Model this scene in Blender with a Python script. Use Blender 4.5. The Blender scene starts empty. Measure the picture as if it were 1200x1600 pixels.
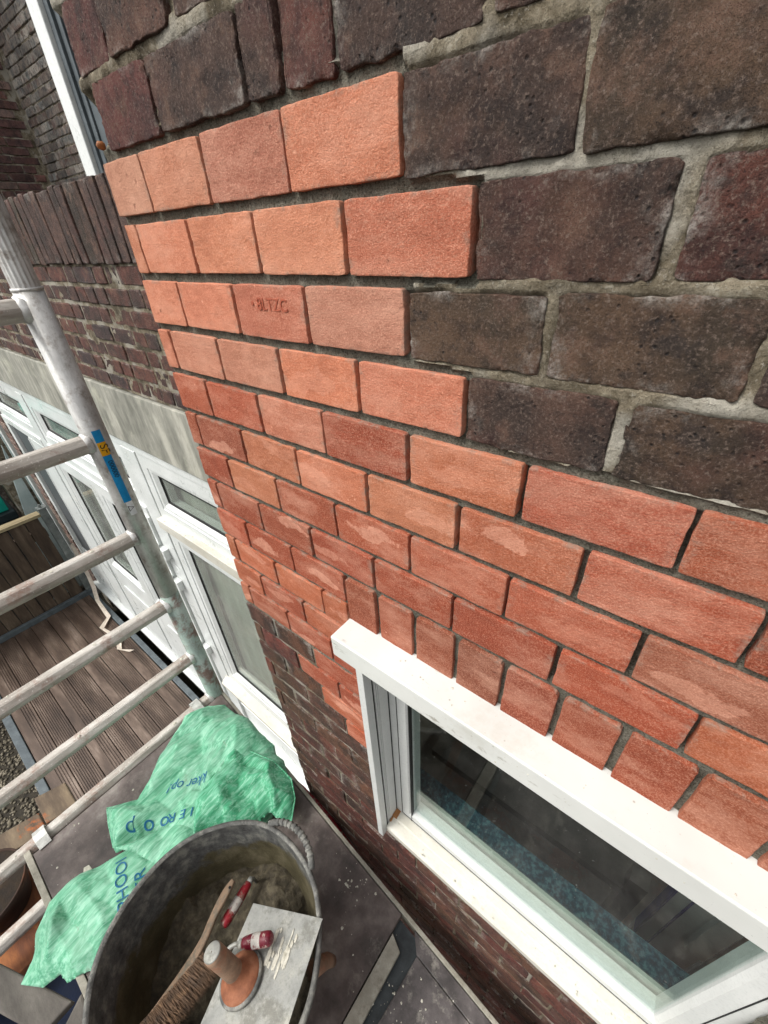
import bpy, bmesh, math, random
import numpy as np
from mathutils import Vector, Matrix, noise as mnoise

random.seed(7)
RNG = np.random.default_rng(11)
EYE = 3.6                      # height of the eye above the gravel; everything below is written relative to the eye
SC = bpy.context.scene
COL = SC.collection

# ------------------------------------------------------------------ camera, sky, sun, exposure
cam_d = bpy.data.cameras.new("camera")
cam = bpy.data.objects.new("camera", cam_d); COL.objects.link(cam)
right = Vector((0.78320, 0.61973, -0.05030)); up = Vector((-0.31276, 0.46259, 0.82957)); back = Vector((0.53738, -0.63399, 0.55613))
m = Matrix((right, up, back)).transposed().to_4x4(); m.translation = Vector((0, 0, EYE))
cam.matrix_world = m
cam_d.sensor_fit = 'HORIZONTAL'; cam_d.sensor_width = 36.0; cam_d.lens = 653.99 / 1200 * 36
cam_d.clip_start = 0.01; cam_d.clip_end = 500
SC.camera = cam

SUN_EL, SUN_AZ = math.radians(52), math.radians(214)
world = bpy.data.worlds.new("World"); SC.world = world; world.use_nodes = True
wn = world.node_tree; wn.nodes.clear()
sky = wn.nodes.new('ShaderNodeTexSky'); sky.sky_type = 'NISHITA'; sky.sun_disc = False
sky.sun_elevation = SUN_EL; sky.sun_rotation = SUN_AZ; sky.dust_density = 4; sky.air_density = 1.5
hs = wn.nodes.new('ShaderNodeHueSaturation'); hs.inputs['Saturation'].default_value = 0.10
bgn = wn.nodes.new('ShaderNodeBackground'); bgn.inputs['Strength'].default_value = 0.15
wo = wn.nodes.new('ShaderNodeOutputWorld')
wn.links.new(sky.outputs[0], hs.inputs['Color']); wn.links.new(hs.outputs[0], bgn.inputs['Color']); wn.links.new(bgn.outputs[0], wo.inputs[0])
sd = bpy.data.lights.new("sun", 'SUN'); sd.energy = 1.5; sd.angle = math.radians(20); sd.color = (1, 0.96, 0.9)
sun = bpy.data.objects.new("sun", sd); COL.objects.link(sun)
sdir = Vector((math.sin(SUN_AZ) * math.cos(SUN_EL), math.cos(SUN_AZ) * math.cos(SUN_EL), math.sin(SUN_EL)))
sun.rotation_euler = sdir.to_track_quat('Z', 'Y').to_euler(); sun.location = (0, -3, 8)
SC.view_settings.view_transform = 'Standard'; SC.view_settings.look = 'None'
SC.view_settings.exposure = 0.58; SC.view_settings.gamma = 1; SC.view_settings.use_curve_mapping = False

# ------------------------------------------------------------------ materials
def rgb(h, k=1.0):
    h = h.lstrip('#'); c = [int(h[i:i+2], 16) / 255 for i in (0, 2, 4)]
    return tuple((x / 12.92 if x < 0.04045 else ((x + 0.055) / 1.055) ** 2.4) * k for x in c)

class NT:
    def __init__(s, name):
        s.m = bpy.data.materials.new(name); s.m.use_nodes = True; s.t = s.m.node_tree; s.t.nodes.clear()
        s.out = s.t.nodes.new('ShaderNodeOutputMaterial'); s.b = s.t.nodes.new('ShaderNodeBsdfPrincipled')
        s.t.links.new(s.b.outputs[0], s.out.inputs[0]); s._oc = None; s._last_n = None
    def n(s, ty, **k):
        nd = s.t.nodes.new('ShaderNode' + ty)
        for a, v in k.items(): setattr(nd, a, v)
        return nd
    def set(s, inp, v):
        if isinstance(v, bpy.types.NodeSocket): s.t.links.new(v, inp)
        elif isinstance(v, (tuple, list)) and len(v) == 3 and inp.type == 'RGBA': inp.default_value = (*v, 1)
        else: inp.default_value = v
    def P(s):
        if s._oc is None: s._oc = s.n('TexCoord').outputs['Object']
        return s._oc
    def map(s, scale, rot=(0, 0, 0), src=None):
        q = s.n('Mapping'); s.set(q.inputs[0], src or s.P()); q.inputs['Scale'].default_value = scale; q.inputs['Rotation'].default_value = rot
        return q.outputs[0]
    def noise(s, scale, detail=4, rough=0.6, vec=None, dist=0):
        q = s.n('TexNoise'); s.set(q.inputs['Vector'], vec or s.P()); q.inputs['Scale'].default_value = scale
        q.inputs['Detail'].default_value = detail; q.inputs['Roughness'].default_value = rough; q.inputs['Distortion'].default_value = dist
        return q.outputs[0]
    def vor(s, scale, feature='F1', vec=None, out=0, rnd=1):
        q = s.n('TexVoronoi', feature=feature); s.set(q.inputs['Vector'], vec or s.P()); q.inputs['Scale'].default_value = scale
        q.inputs['Randomness'].default_value = rnd
        return q.outputs[out]
    def ramp(s, fac, stops, interp='LINEAR'):
        q = s.n('ValToRGB'); s.set(q.inputs[0], fac); cr = q.color_ramp; cr.interpolation = interp
        while len(cr.elements) < len(stops): cr.elements.new(0.5)
        for e, (p, c) in zip(cr.elements, stops):
            e.position = p; e.color = (*c, 1) if isinstance(c, tuple) else (c, c, c, 1)
        return q.outputs[0]
    def mix(s, fac, a, b, blend='MIX'):
        q = s.n('MixRGB', blend_type=blend); s.set(q.inputs[0], fac); s.set(q.inputs[1], a); s.set(q.inputs[2], b)
        return q.outputs[0]
    def math(s, op, a, b=0.0, c=None, clamp=False):
        q = s.n('Math', operation=op, use_clamp=clamp); s.set(q.inputs[0], a); s.set(q.inputs[1], b)
        if c is not None: s.set(q.inputs[2], c)
        return q.outputs[0]
    def attr(s, name, out='Color'):
        q = s.n('Attribute', attribute_name=name); return q.outputs[out]
    def sep(s, v):
        q = s.n('SeparateXYZ'); s.set(q.inputs[0], v); return q.outputs
    def bump(s, h, dist, strength=1.0):
        q = s.n('Bump'); s.set(q.inputs['Height'], h); q.inputs['Distance'].default_value = dist; q.inputs['Strength'].default_value = strength
        if s._last_n is not None: s.t.links.new(s._last_n, q.inputs['Normal'])
        s._last_n = q.outputs[0]
    def fin(s, col, rough=0.8, metal=0.0, spec=0.5, **k):
        s.set(s.b.inputs['Base Color'], col); s.set(s.b.inputs['Roughness'], rough); s.set(s.b.inputs['Metallic'], metal)
        s.b.inputs['Specular IOR Level'].default_value = spec
        for a, v in k.items(): s.set(s.b.inputs[a.replace('_', ' ')], v)
        if s._last_n is not None: s.t.links.new(s._last_n, s.b.inputs['Normal'])
        return s.m

M = {}
def mk_new_brick(name, stamp=False):
    t = NT(name)
    col = t.attr('tint')
    uv = t.n('UVMap', uv_map='face').outputs[0]
    sx, sy, _ = t.sep(uv)
    fine = t.noise(640, 3, 0.85); mid = t.noise(70, 4, 0.65); big = t.noise(16, 3, 0.5)
    col = t.mix(t.ramp(mid, [(0.35, 0.0), (0.7, 1.0)]), t.mix(1.0, col, (0.84, 0.78, 0.76), 'MULTIPLY'), col)
    col = t.mix(t.ramp(fine, [(0.47, 0.0), (0.67, 0.34)]), col, (0.90, 0.52, 0.36))
    col = t.mix(t.ramp(fine, [(0.28, 0.5), (0.42, 0.0)]), col, t.mix(1.0, col, (0.62, 0.5, 0.48), 'MULTIPLY'))
    dr = t.noise(26, 5, 0.7, t.map((0.42, 1, 1), (0, 0.15, 0)))
    col = t.mix(t.ramp(dr, [(0.46, 0.0), (0.68, 0.30)]), col, (0.80, 0.46, 0.33)); col = t.mix(t.ramp(dr, [(0.32, 0.4), (0.46, 0.0)]), col, t.mix(1.0, col, (0.66, 0.56, 0.54), 'MULTIPLY'))
    # pale lens where the clay was released from its mould
    pa = t.attr('patch'); px, py, pz = t.sep(pa)
    wv = t.math('MULTIPLY', t.math('SUBTRACT', t.noise(13, 2, 0.5), 0.5), 0.05)
    dx = t.math('DIVIDE', t.math('SUBTRACT', sx, px), 0.043); dy = t.math('DIVIDE', t.math('ADD', t.math('SUBTRACT', sy, py), wv), 0.0105)
    rr = t.math('ADD', t.math('MULTIPLY', dx, dx), t.math('MULTIPLY', dy, dy))
    rr = t.math('ADD', rr, t.math('MULTIPLY', t.math('SUBTRACT', t.noise(32, 5, 0.7), 0.5), 4.2))
    lens = t.math('MULTIPLY', t.ramp(rr, [(0.66, 1.0), (0.78, 0.30), (1.0, 0.0)]), pz)
    lens = t.math('MULTIPLY', lens, t.ramp(t.noise(150, 3), [(0.25, 0.45), (0.6, 1.0)]))
    col = t.mix(t.math('MULTIPLY', lens, 0.42, clamp=True), col, (0.82, 0.43, 0.30))
    # thin film of grey mortar smeared in from the joints
    ed = t.math('MAXIMUM', t.math('DIVIDE', t.math('ABSOLUTE', sx), 0.0575), t.math('DIVIDE', t.math('ABSOLUTE', sy), 0.0265))
    sm = t.math('MULTIPLY', t.ramp(ed, [(0.84, 0.0), (0.99, 1.0)]), t.ramp(t.noise(42, 6, 0.8), [(0.50, 0.0), (0.62, 0.75)]))
    col = t.mix(sm, col, (0.30, 0.22, 0.17))
    spots = t.ramp(t.vor(75), [(0.05, 0.8), (0.14, 0.0)])
    spots = t.math('MULTIPLY', spots, t.ramp(t.noise(14, 2), [(0.56, 0.0), (0.62, 1.0)]))
    col = t.mix(spots, col, (0.80, 0.40, 0.27))
    pits = t.ramp(t.vor(55), [(0.06, 1.0), (0.2, 0.0)])
    pits = t.math('MULTIPLY', pits, t.ramp(t.noise(11, 2), [(0.57, 0.0), (0.64, 1.0)]))
    col = t.mix(t.math('MULTIPLY', pits, 0.5), col, (0.24, 0.08, 0.05))
    lime = t.ramp(t.noise(300, 4, 0.8), [(0.68, 0.0), (0.76, 0.35)])
    lime = t.math('MULTIPLY', lime, t.ramp(t.noise(20, 2), [(0.5, 0.0), (0.62, 1.0)]))
    col = t.mix(lime, col, (0.80, 0.66, 0.58))
    drag = t.noise(38, 5, 0.7, t.map((0.28, 1, 1), (0, 0.12, 0))); t.bump(drag, 0.0026, 0.6); t.bump(mid, 0.0016, 0.6); t.bump(t.noise(480, 4, 0.8), 0.0016, 1.0)
    t.bump(t.noise(1100, 2, 0.6), 0.0003, 0.5); t.bump(t.math('SUBTRACT', 1.0, pits), 0.0012, 0.7)
    return t.fin(col, 0.88, 0, 0.25)
M['newbrick'] = mk_new_brick('fresh_red_brick')

def mk_old_brick(name, close=True, white=1.0):
    t = NT(name)
    tint = t.attr('tint'); uv = t.n('UVMap', uv_map='face').outputs[0]; sx, sy, _ = t.sep(uv)
    big = t.noise(13, 4, 0.6); mid = t.noise(60, 5, 0.7); fine = t.noise(420, 4, 0.75)
    soot = t.noise(22, 6, 0.72)
    col = t.mix(t.ramp(big, [(0.44, 0.0), (0.60, 1.0)]), tint, t.mix(1.0, tint, (0.52, 0.60, 0.66), 'MULTIPLY'))
    col = t.mix(t.ramp(soot, [(0.53, 0.0), (0.63, 0.75)]), col, (0.042, 0.031, 0.027)); col = t.mix(t.ramp(soot, [(0.36, 0.6), (0.46, 0.0)]), col, (0.22, 0.125, 0.085))
    col = t.mix(t.ramp(t.noise(9, 3, 0.6, t.map((1, 1, 1), (0.3, 0.5, 1.2))), [(0.54, 0.0), (0.68, 0.7)]), col, (0.14, 0.055, 0.045))
    col = t.mix(t.ramp(mid, [(0.36, 0.85), (0.52, 0.0)]), col, t.mix(1.0, col, (0.45, 0.45, 0.5), 'MULTIPLY'))
    col = t.mix(t.ramp(fine, [(0.52, 0.0), (0.68, 0.75)]), col, (0.27, 0.20, 0.16))
    col = t.mix(t.ramp(fine, [(0.26, 0.85), (0.40, 0.0)]), col, (0.016, 0.013, 0.013))
    grit = t.math('MULTIPLY', t.ramp(t.noise(620, 4, 0.85), [(0.655, 0.0), (0.72, 0.8)]), t.ramp(t.noise(26, 3), [(0.38, 0.3), (0.62, 1.0)]))
    col = t.mix(t.math('MULTIPLY', grit, white), col, (0.55, 0.50, 0.44))
    ed = t.math('MAXIMUM', t.math('DIVIDE', t.math('ABSOLUTE', sx), 0.057), t.math('DIVIDE', t.math('ABSOLUTE', sy), 0.0262))
    eff = t.math('MULTIPLY', t.ramp(ed, [(0.72, 0.0), (0.98, 1.0)]), t.ramp(t.noise(19, 6, 0.78), [(0.50, 0.0), (0.62, 1.0)]))
    eff = t.math('MULTIPLY', eff, t.ramp(t.noise(260, 3, 0.8), [(0.34, 0.1), (0.6, 1.0)]))
    col = t.mix(t.math('MULTIPLY', eff, 0.60 * white), col, (0.60, 0.56, 0.50))
    pits = t.math('MULTIPLY', t.ramp(t.vor(190, vec=t.mix(0.02, t.P(), t.n('TexNoise').outputs['Color'])), [(0.10, 1.0), (0.26, 0.0)]), t.ramp(t.noise(22, 3), [(0.50, 0.0), (0.58, 1.0)]))
    col = t.mix(t.math('MULTIPLY', pits, 0.85), col, (0.015, 0.012, 0.012))
    t.bump(big, 0.005, 0.4); t.bump(mid, 0.0022, 0.6); t.bump(t.noise(230, 5, 0.85), 0.0050, 1.0); t.bump(t.noise(700, 3, 0.8), 0.0014, 1.0)
    t.bump(t.math('SUBTRACT', 1.0, pits), 0.002, 0.8)
    return t.fin(col, 0.82, 0, 0.35)
M['oldbrick'] = mk_old_brick('weathered_brown_brick')
M['farbrick'] = mk_old_brick('sooty_brown_brick', False, 0.8)

t = NT('fresh_grey_mortar'); n1 = t.noise(55, 5, 0.7); n2 = t.noise(500, 4, 0.8)
c = t.ramp(n1, [(0.25, rgb('#5f5d50')), (0.5, rgb('#7d7a6d')), (0.75, rgb('#9a9688'))])
c = t.mix(t.ramp(n2, [(0.36, 0.8), (0.5, 0.0)]), c, (0.03, 0.028, 0.022)); c = t.mix(t.ramp(n2, [(0.56, 0.0), (0.68, 0.6)]), c, (0.42, 0.39, 0.33))
t.bump(n1, 0.006, 1.0); t.bump(n2, 0.0035, 1.0); t.bump(t.noise(190, 4, 0.8), 0.005, 1.0); M['newmortar'] = t.fin(c, 0.93, 0, 0.2)
t = NT('old_sandy_mortar'); n1 = t.noise(30, 6, 0.75); n2 = t.noise(380, 5, 0.85); n3 = t.noise(11, 3, 0.6)
c = t.ramp(n1, [(0.28, rgb('#4f4739')), (0.44, rgb('#857a66')), (0.56, rgb('#a89d88')), (0.70, rgb('#d0c9b8'))])
c = t.mix(t.ramp(n3, [(0.51, 0.0), (0.60, 0.7)]), c, rgb('#cfcabd')); c = t.mix(t.ramp(n3, [(0.34, 0.7), (0.46, 0.0)]), c, rgb('#4a4338')); c = t.mix(t.ramp(n2, [(0.30, 0.85), (0.46, 0.0)]), c, (0.06, 0.05, 0.035))
c = t.mix(t.ramp(n2, [(0.56, 0.0), (0.68, 0.75)]), c, (0.62, 0.58, 0.50))
t.bump(n1, 0.008, 0.9); t.bump(n2, 0.0045, 1.0); t.bump(t.noise(120, 5, 0.8), 0.006, 1.0); M['oldmortar'] = t.fin(c, 0.95, 0, 0.15)
t = NT('damp_cement_render'); n1 = t.noise(14, 6, 0.7); n2 = t.noise(220, 4, 0.8)
c = t.ramp(n1, [(0.3, rgb('#241f1c')), (0.5, rgb('#3b322c')), (0.64, rgb('#574b40')), (0.76, rgb('#a39a88'))])
t.bump(n1, 0.012, 0.8); t.bump(n2, 0.002, 0.8); M['render'] = t.fin(c, 0.85, 0, 0.3)

def simple(name, stops, s1=12, s2=200, rough=0.7, metal=0.0, b1=0.002, b2=0.0005, spec=0.4, specks=None, stretch=(1, 1, 1), rot=(0, 0, 0), dirt=None, detail=5, smin=0.66):
    t = NT(name); v = t.map(stretch, rot)
    n1 = t.noise(s1, detail, 0.65, v); n2 = t.noise(s2, 4, 0.75, v)
    c = t.ramp(n1, stops)
    if dirt: c = t.mix(t.ramp(t.noise(dirt[1], 6, 0.75), [(dirt[2], 0.0), (dirt[3], dirt[4])]), c, dirt[0])
    if specks: c = t.mix(t.ramp(t.noise(specks[1], 3, 0.8), [(smin, 0.0), (smin + 0.05, specks[2])]), c, specks[0])
    c = t.mix(t.ramp(n2, [(0.3, 0.35), (0.5, 0.0)]), c, t.mix(1.0, c, (0.55, 0.55, 0.55), 'MULTIPLY'))
    if b1: t.bump(n1, b1, 0.6)
    if b2: t.bump(n2, b2, 0.7)
    rr = t.ramp(n1, [(0.3, max(0.05, rough - 0.08)), (0.7, min(1, rough + 0.08))])
    M[name] = t.fin(c, rr, metal, spec)
    return M[name]
simple('lintel_concrete', [(0.32, rgb('#6f6f66')), (0.5, rgb('#8f8e84')), (0.66, rgb('#b0aea2'))], 9, 180, 0.9, b1=0.003, stretch=(1.6, 1, 0.5), rot=(0, 0.5, 0), dirt=(rgb('#b9b8a6'), 5, 0.55, 0.7, 0.7))
simple('white_plastic', [(0.3, rgb('#cfd3d0')), (0.7, rgb('#e2e5e3'))], 5, 90, 0.32, b1=0, b2=0.0001, spec=0.5, specks=(rgb('#5f5a50'), 150, 0.75), smin=0.70, dirt=(rgb('#a9a698'), 8, 0.62, 0.8, 0.5))
simple('window_plastic', [(0.3, rgb('#c3c5c2')), (0.7, rgb('#d4d5d2'))], 6, 260, 0.38, b1=0, b2=0.0001, spec=0.5, specks=(rgb('#77706a'), 210, 0.55), smin=0.71, dirt=(rgb('#b8b4a8'), 14, 0.64, 0.78, 0.55))
simple('sill_plastic', [(0.3, rgb('#bdb9ab')), (0.7, rgb('#d3d1c8'))], 9, 260, 0.45, b1=0, b2=0.0002, spec=0.5, specks=(rgb('#6b5a44'), 170, 0.75), smin=0.68, dirt=(rgb('#9d927b'), 16, 0.55, 0.75, 0.6), stretch=(0.5, 1, 1))
simple('rust_stain', [(0.3, rgb('#7a4a2a')), (0.7, rgb('#a8794c'))], 60, 300, 0.8)
simple('weathered_aluminium', [(0.28, rgb('#a09e9a')), (0.46, rgb('#c0bfbc')), (0.62, rgb('#d6d5d2')), (0.8, rgb('#ecebe8'))], 22, 260, 0.42, 0.30, b1=0.0012, b2=0.0006, stretch=(1, 1, 0.35), dirt=(rgb('#7a6a5c'), 26, 0.50, 0.68, 0.75), specks=(rgb('#e8e6e0'), 130, 0.8), smin=0.66)
simple('rung_aluminium', [(0.28, rgb('#857c73')), (0.46, rgb('#aaa39a')), (0.62, rgb('#c6c1b9')), (0.8, rgb('#e2dfd9'))], 26, 260, 0.62, 0.08, b1=0.0022, b2=0.0012, stretch=(1, 0.22, 1), dirt=(rgb('#8d6a5a'), 12, 0.53, 0.68, 0.8), specks=(rgb('#e6e3dc'), 120, 0.8), smin=0.62)
simple('patina_tube', [(0.30, rgb('#76827c')), (0.50, rgb('#94a59c')), (0.7, rgb('#b6c1bb'))], 18, 220, 0.55, 0.25, b1=0.001, b2=0.0005, stretch=(1, 1, 0.3), dirt=(rgb('#6d4a40'), 14, 0.48, 0.60, 0.85))
simple('bright_aluminium', [(0.3, rgb('#a9a9a4')), (0.7, rgb('#dcdcd6'))], 40, 260, 0.4, 0.4)
simple('strip_aluminium', [(0.3, rgb('#7d786c')), (0.6, rgb('#a09c8f')), (0.8, rgb('#bab7ad'))], 30, 260, 0.6, 0.2, b1=0.0008, dirt=(rgb('#5e5146'), 22, 0.55, 0.7, 0.6))
simple('phenolic_plywood', [(0.28, rgb('#352e2b')), (0.45, rgb('#554b47')), (0.58, rgb('#706661')), (0.72, rgb('#969089'))], 9, 300, 0.48, b1=0.002, b2=0.0006, dirt=(rgb('#8f897f'), 13, 0.56, 0.72, 0.65), specks=(rgb('#d6d1c4'), 60, 0.85), smin=0.70)
simple('purple_grey_plywood', [(0.28, rgb('#2b2827')), (0.45, rgb('#433e3d')), (0.6, rgb('#5b5554')), (0.78, rgb('#8b8682'))], 13, 300, 0.55, b1=0.003, b2=0.0006, dirt=(rgb('#9b968c'), 17, 0.54, 0.68, 0.7), specks=(rgb('#d8d2c4'), 45, 0.9), smin=0.69)
simple('rubber', [(0.3, rgb('#3c3c3a')), (0.5, rgb('#5c5c59')), (0.7, rgb('#86867f'))], 30, 240, 0.75, b1=0.002, b2=0.0008, dirt=(rgb('#a19f96'), 22, 0.5, 0.66, 0.7))
simple('mortar_film', [(0.3, rgb('#4d4938')), (0.5, rgb('#605b46')), (0.7, rgb('#7d7864'))], 14, 300, 0.6, b1=0.003, b2=0.0008, dirt=(rgb('#8a887f'), 12, 0.58, 0.72, 0.6))
simple('wet_mortar', [(0.3, rgb('#2e291f')), (0.5, rgb('#4b4435')), (0.72, rgb('#6b6350'))], 55, 420, 0.7, b1=0.016, b2=0.0022, detail=6)
simple('bare_wood', [(0.3, rgb('#6f5c49')), (0.6, rgb('#8c7661')), (0.8, rgb('#a08b74'))], 20, 300, 0.7, stretch=(3, 0.5, 3), b1=0.0006, dirt=(rgb('#5f5a4e'), 40, 0.48, 0.58, 0.85))
simple('handle_wood', [(0.3, rgb('#6f5a4a')), (0.55, rgb('#927660')), (0.8, rgb('#a98c74'))], 35, 320, 0.65, b1=0.0006, dirt=(rgb('#a0522e'), 22, 0.5, 0.7, 0.6))
simple('dirty_pot', [(0.3, rgb('#241c18')), (0.55, rgb('#3f2c22')), (0.8, rgb('#6b442e'))], 12, 200, 0.85, b1=0.002)
simple('terracotta_rubber', [(0.3, rgb('#6b3f2a')), (0.55, rgb('#8f5a3f')), (0.8, rgb('#a5755a'))], 30, 320, 0.7, b1=0.0006)
simple('bristle', [(0.3, rgb('#3a2c20')), (0.55, rgb('#5f4936')), (0.8, rgb('#86694e'))], 60, 500, 0.8)
simple('hawk_metal', [(0.3, rgb('#7b7c78')), (0.5, rgb('#949590')), (0.7, rgb('#aaa99f'))], 14, 260, 0.5, 0.25, b1=0.0012, dirt=(rgb('#6a6961'), 24, 0.50, 0.62, 0.7))
simple('crust', [(0.3, rgb('#a9a595')), (0.7, rgb('#d6d3c6'))], 90, 400, 0.9, b1=0.002)
simple('red_plastic', [(0.3, rgb('#7d1620')), (0.6, rgb('#971f2b')), (0.8, rgb('#a83038'))], 50, 300, 0.4, b1=0.0003, dirt=(rgb('#8f8678'), 70, 0.52, 0.62, 0.85))
simple('maroon_plastic', [(0.3, rgb('#551222')), (0.6, rgb('#74182a')), (0.8, rgb('#8a2a38'))], 50, 300, 0.4, b1=0.0003, dirt=(rgb('#b8aca0'), 90, 0.54, 0.63, 0.85))
simple('white_label', [(0.3, rgb('#a8a39b')), (0.7, rgb('#cdc8c0'))], 40, 300, 0.6, dirt=(rgb('#7a2a30'), 120, 0.52, 0.60, 0.8))
simple('gap_shade', [(0.3, rgb('#2e3234')), (0.7, rgb('#4c5254'))], 20, 200, 0.5, 0.3)  # dark colour standing for the shade in the platform gaps
simple('slate_grey_metal', [(0.3, rgb('#454c50')), (0.6, rgb('#5b6367')), (0.8, rgb('#757c7f'))], 18, 200, 0.55, 0.2, specks=(rgb('#a8adad'), 90, 0.6))
simple('galvanised_steel', [(0.3, rgb('#5d6362')), (0.6, rgb('#7f8583')), (0.8, rgb('#a3a8a5'))], 16, 200, 0.45, 0.5)
simple('fence_wood', [(0.3, rgb('#2e251d')), (0.5, rgb('#4a3d31')), (0.66, rgb('#5f5244')), (0.82, rgb('#7c6f5f'))], 9, 160, 0.85, stretch=(2, 2.0, 0.35), b1=0.003, b2=0.001)
simple('cap_wood', [(0.3, rgb('#7a6c52')), (0.7, rgb('#a39777'))], 9, 160, 0.85, stretch=(2, 0.4, 2))
simple('composite_board', [(0.3, rgb('#3a2e27')), (0.48, rgb('#54453b')), (0.6, rgb('#6d5d52')), (0.75, rgb('#95867a'))], 5, 200, 0.5, stretch=(0.35, 2.0, 1), b1=0.0008, b2=0.0004, specks=(rgb('#a89f95'), 70, 0.6), smin=0.72)
simple('scaffold_timber', [(0.3, rgb('#43382e')), (0.5, rgb('#645647')), (0.7, rgb('#84745f'))], 10, 200, 0.85, stretch=(0.5, 2, 1), b1=0.002, dirt=(rgb('#b05f2a'), 7, 0.56, 0.64, 0.8))
simple('orange_timber', [(0.3, rgb('#4a3024')), (0.5, rgb('#7a4c34')), (0.7, rgb('#a0683f'))], 9, 200, 0.85, stretch=(0.5, 2, 1), b1=0.002)
simple('grey_timber', [(0.3, rgb('#4f4b46')), (0.55, rgb('#6b6660')), (0.8, rgb('#87827a'))], 12, 260, 0.9, stretch=(0.6, 2, 1), b1=0.002, b2=0.001)
simple('dark_soil', [(0.3, rgb('#1e1814')), (0.6, rgb('#33291f')), (0.8, rgb('#4a3c2e'))], 30, 260, 0.95, b1=0.006)
simple('navy_cloth', [(0.3, rgb('#0a1222')), (0.7, rgb('#16233c'))], 8, 300, 0.95, b1=0.01)
simple('gravel_ground', [(0.3, rgb('#1f1c17')), (0.6, rgb('#3c372e')), (0.8, rgb('#57503f'))], 25, 90, 0.95, b1=0.01, b2=0.004)
simple('pebble', [(0.3, rgb('#3d382f')), (0.5, rgb('#6b6455')), (0.7, rgb('#9a9282'))], 18, 200, 0.9)
simple('turquoise_panel', [(0.3, rgb('#0a8f80')), (0.7, rgb('#12ab98'))], 4, 100, 0.45)
simple('charcoal_plastic', [(0.3, rgb('#1e2a2e')), (0.7, rgb('#2f3d41'))], 6, 100, 0.5)
simple('pale_sheet', [(0.3, rgb('#9fb0b0')), (0.7, rgb('#c0cdcc'))], 4, 100, 0.5)
simple('grey_panel', [(0.3, rgb('#4b4e50')), (0.7, rgb('#5a5d5f'))], 3, 100, 0.5, b1=0)
simple('curtain_cloth', [(0.3, rgb('#a5a99c')), (0.7, rgb('#c9cbc0'))], 4, 200, 0.9)
simple('pink_curtain', [(0.3, rgb('#6e5660')), (0.7, rgb('#8f7482'))], 4, 200, 0.9)
simple('dark_interior', [(0.3, rgb('#4a443d')), (0.7, rgb('#6a6258'))], 6, 80, 0.8)
simple('interior_floor', [(0.3, rgb('#3a322b')), (0.6, rgb('#5a5046')), (0.8, rgb('#756a5f'))], 7, 80, 0.8, dirt=(rgb('#5b3a28'), 6, 0.52, 0.6, 0.7))
simple('speckled_blue_stone', [(0.36, rgb('#10202a')), (0.5, rgb('#1c3a48')), (0.66, rgb('#3f6064'))], 120, 420, 0.7, b1=0.0006, detail=3)
simple('pale_green_sill', [(0.3, rgb('#87948b')), (0.7, rgb('#a3ada4'))], 12, 200, 0.5, b1=0)
simple('striped_white', [(0.3, rgb('#cfd2d4')), (0.7, rgb('#e8eaea'))], 12, 200, 0.5)
simple('blue_stripe', [(0.3, rgb('#141c78')), (0.7, rgb('#1f2a9a'))], 12, 200, 0.5)
simple('amber_wood', [(0.3, rgb('#5a3310')), (0.7, rgb('#7f4a1c'))], 12, 200, 0.5)
simple('roof_felt', [(0.3, rgb('#3a3a38')), (0.7, rgb('#565654'))], 12, 200, 0.9)
simple('sticker_blue', [(0.3, rgb('#0b7fb8')), (0.7, rgb('#1590cb'))], 30, 200, 0.4, b1=0.0004)
simple('sticker_yellow', [(0.3, rgb('#d79a12')), (0.7, rgb('#e8ab1a'))], 30, 200, 0.4, b1=0)
simple('ink_black', [(0.3, rgb('#141414')), (0.7, rgb('#1c1c1c'))], 30, 200, 0.5, b1=0)
simple('ink_blue', [(0.3, rgb('#0d5f86')), (0.7, rgb('#147099'))], 80, 300, 0.6, b1=0)
simple('seal_black', [(0.3, rgb('#121212')), (0.7, rgb('#1c1c1c'))], 30, 200, 0.6, b1=0)
simple('imprint_shade_clay', [(0.3, rgb('#944c37')), (0.7, rgb('#ad5b42'))], 300, 600, 0.9, b1=0.0004)  # darker than the brick, for the shade inside the pressed letters
simple('amber_chip', [(0.3, rgb('#7d4a26')), (0.7, rgb('#a8693a'))], 60, 300, 0.6)
simple('paper_tape', [(0.3, rgb('#b9ac9c')), (0.7, rgb('#d8cdbf'))], 30, 200, 0.6, b1=0)

t = NT('bucket_lining'); zz_ = t.sep(t.P()); f_ = t.math('ADD', t.math('MULTIPLY', zz_[2], 12.0), t.math('MULTIPLY', t.noise(9, 5, 0.65), 2.4)); f_ = t.math('SUBTRACT', f_, t.math('MULTIPLY', zz_[0], 4.0))
rub_ = t.ramp(t.noise(34, 5, 0.7), [(0.3, rgb('#353534')), (0.5, rgb('#555553')), (0.66, rgb('#77776f'))]); fil_ = t.ramp(t.noise(14, 5, 0.7), [(0.3, rgb('#3d3828')), (0.5, rgb('#504a36')), (0.7, rgb('#6b6450'))])
c = t.mix(t.ramp(t.math('MULTIPLY', f_, 0.2), [(0.83, 0.0), (0.87, 1.0)]), fil_, rub_); c = t.mix(t.ramp(t.noise(110, 4, 0.8), [(0.66, 0.0), (0.72, 0.7)]), c, rgb('#8a8470'))
t.bump(t.noise(20, 5, 0.7), 0.006, 0.7); t.bump(t.noise(300, 4, 0.8), 0.0012, 0.7); M['bucket_lining'] = t.fin(c, 0.6, 0, 0.35)
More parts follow.
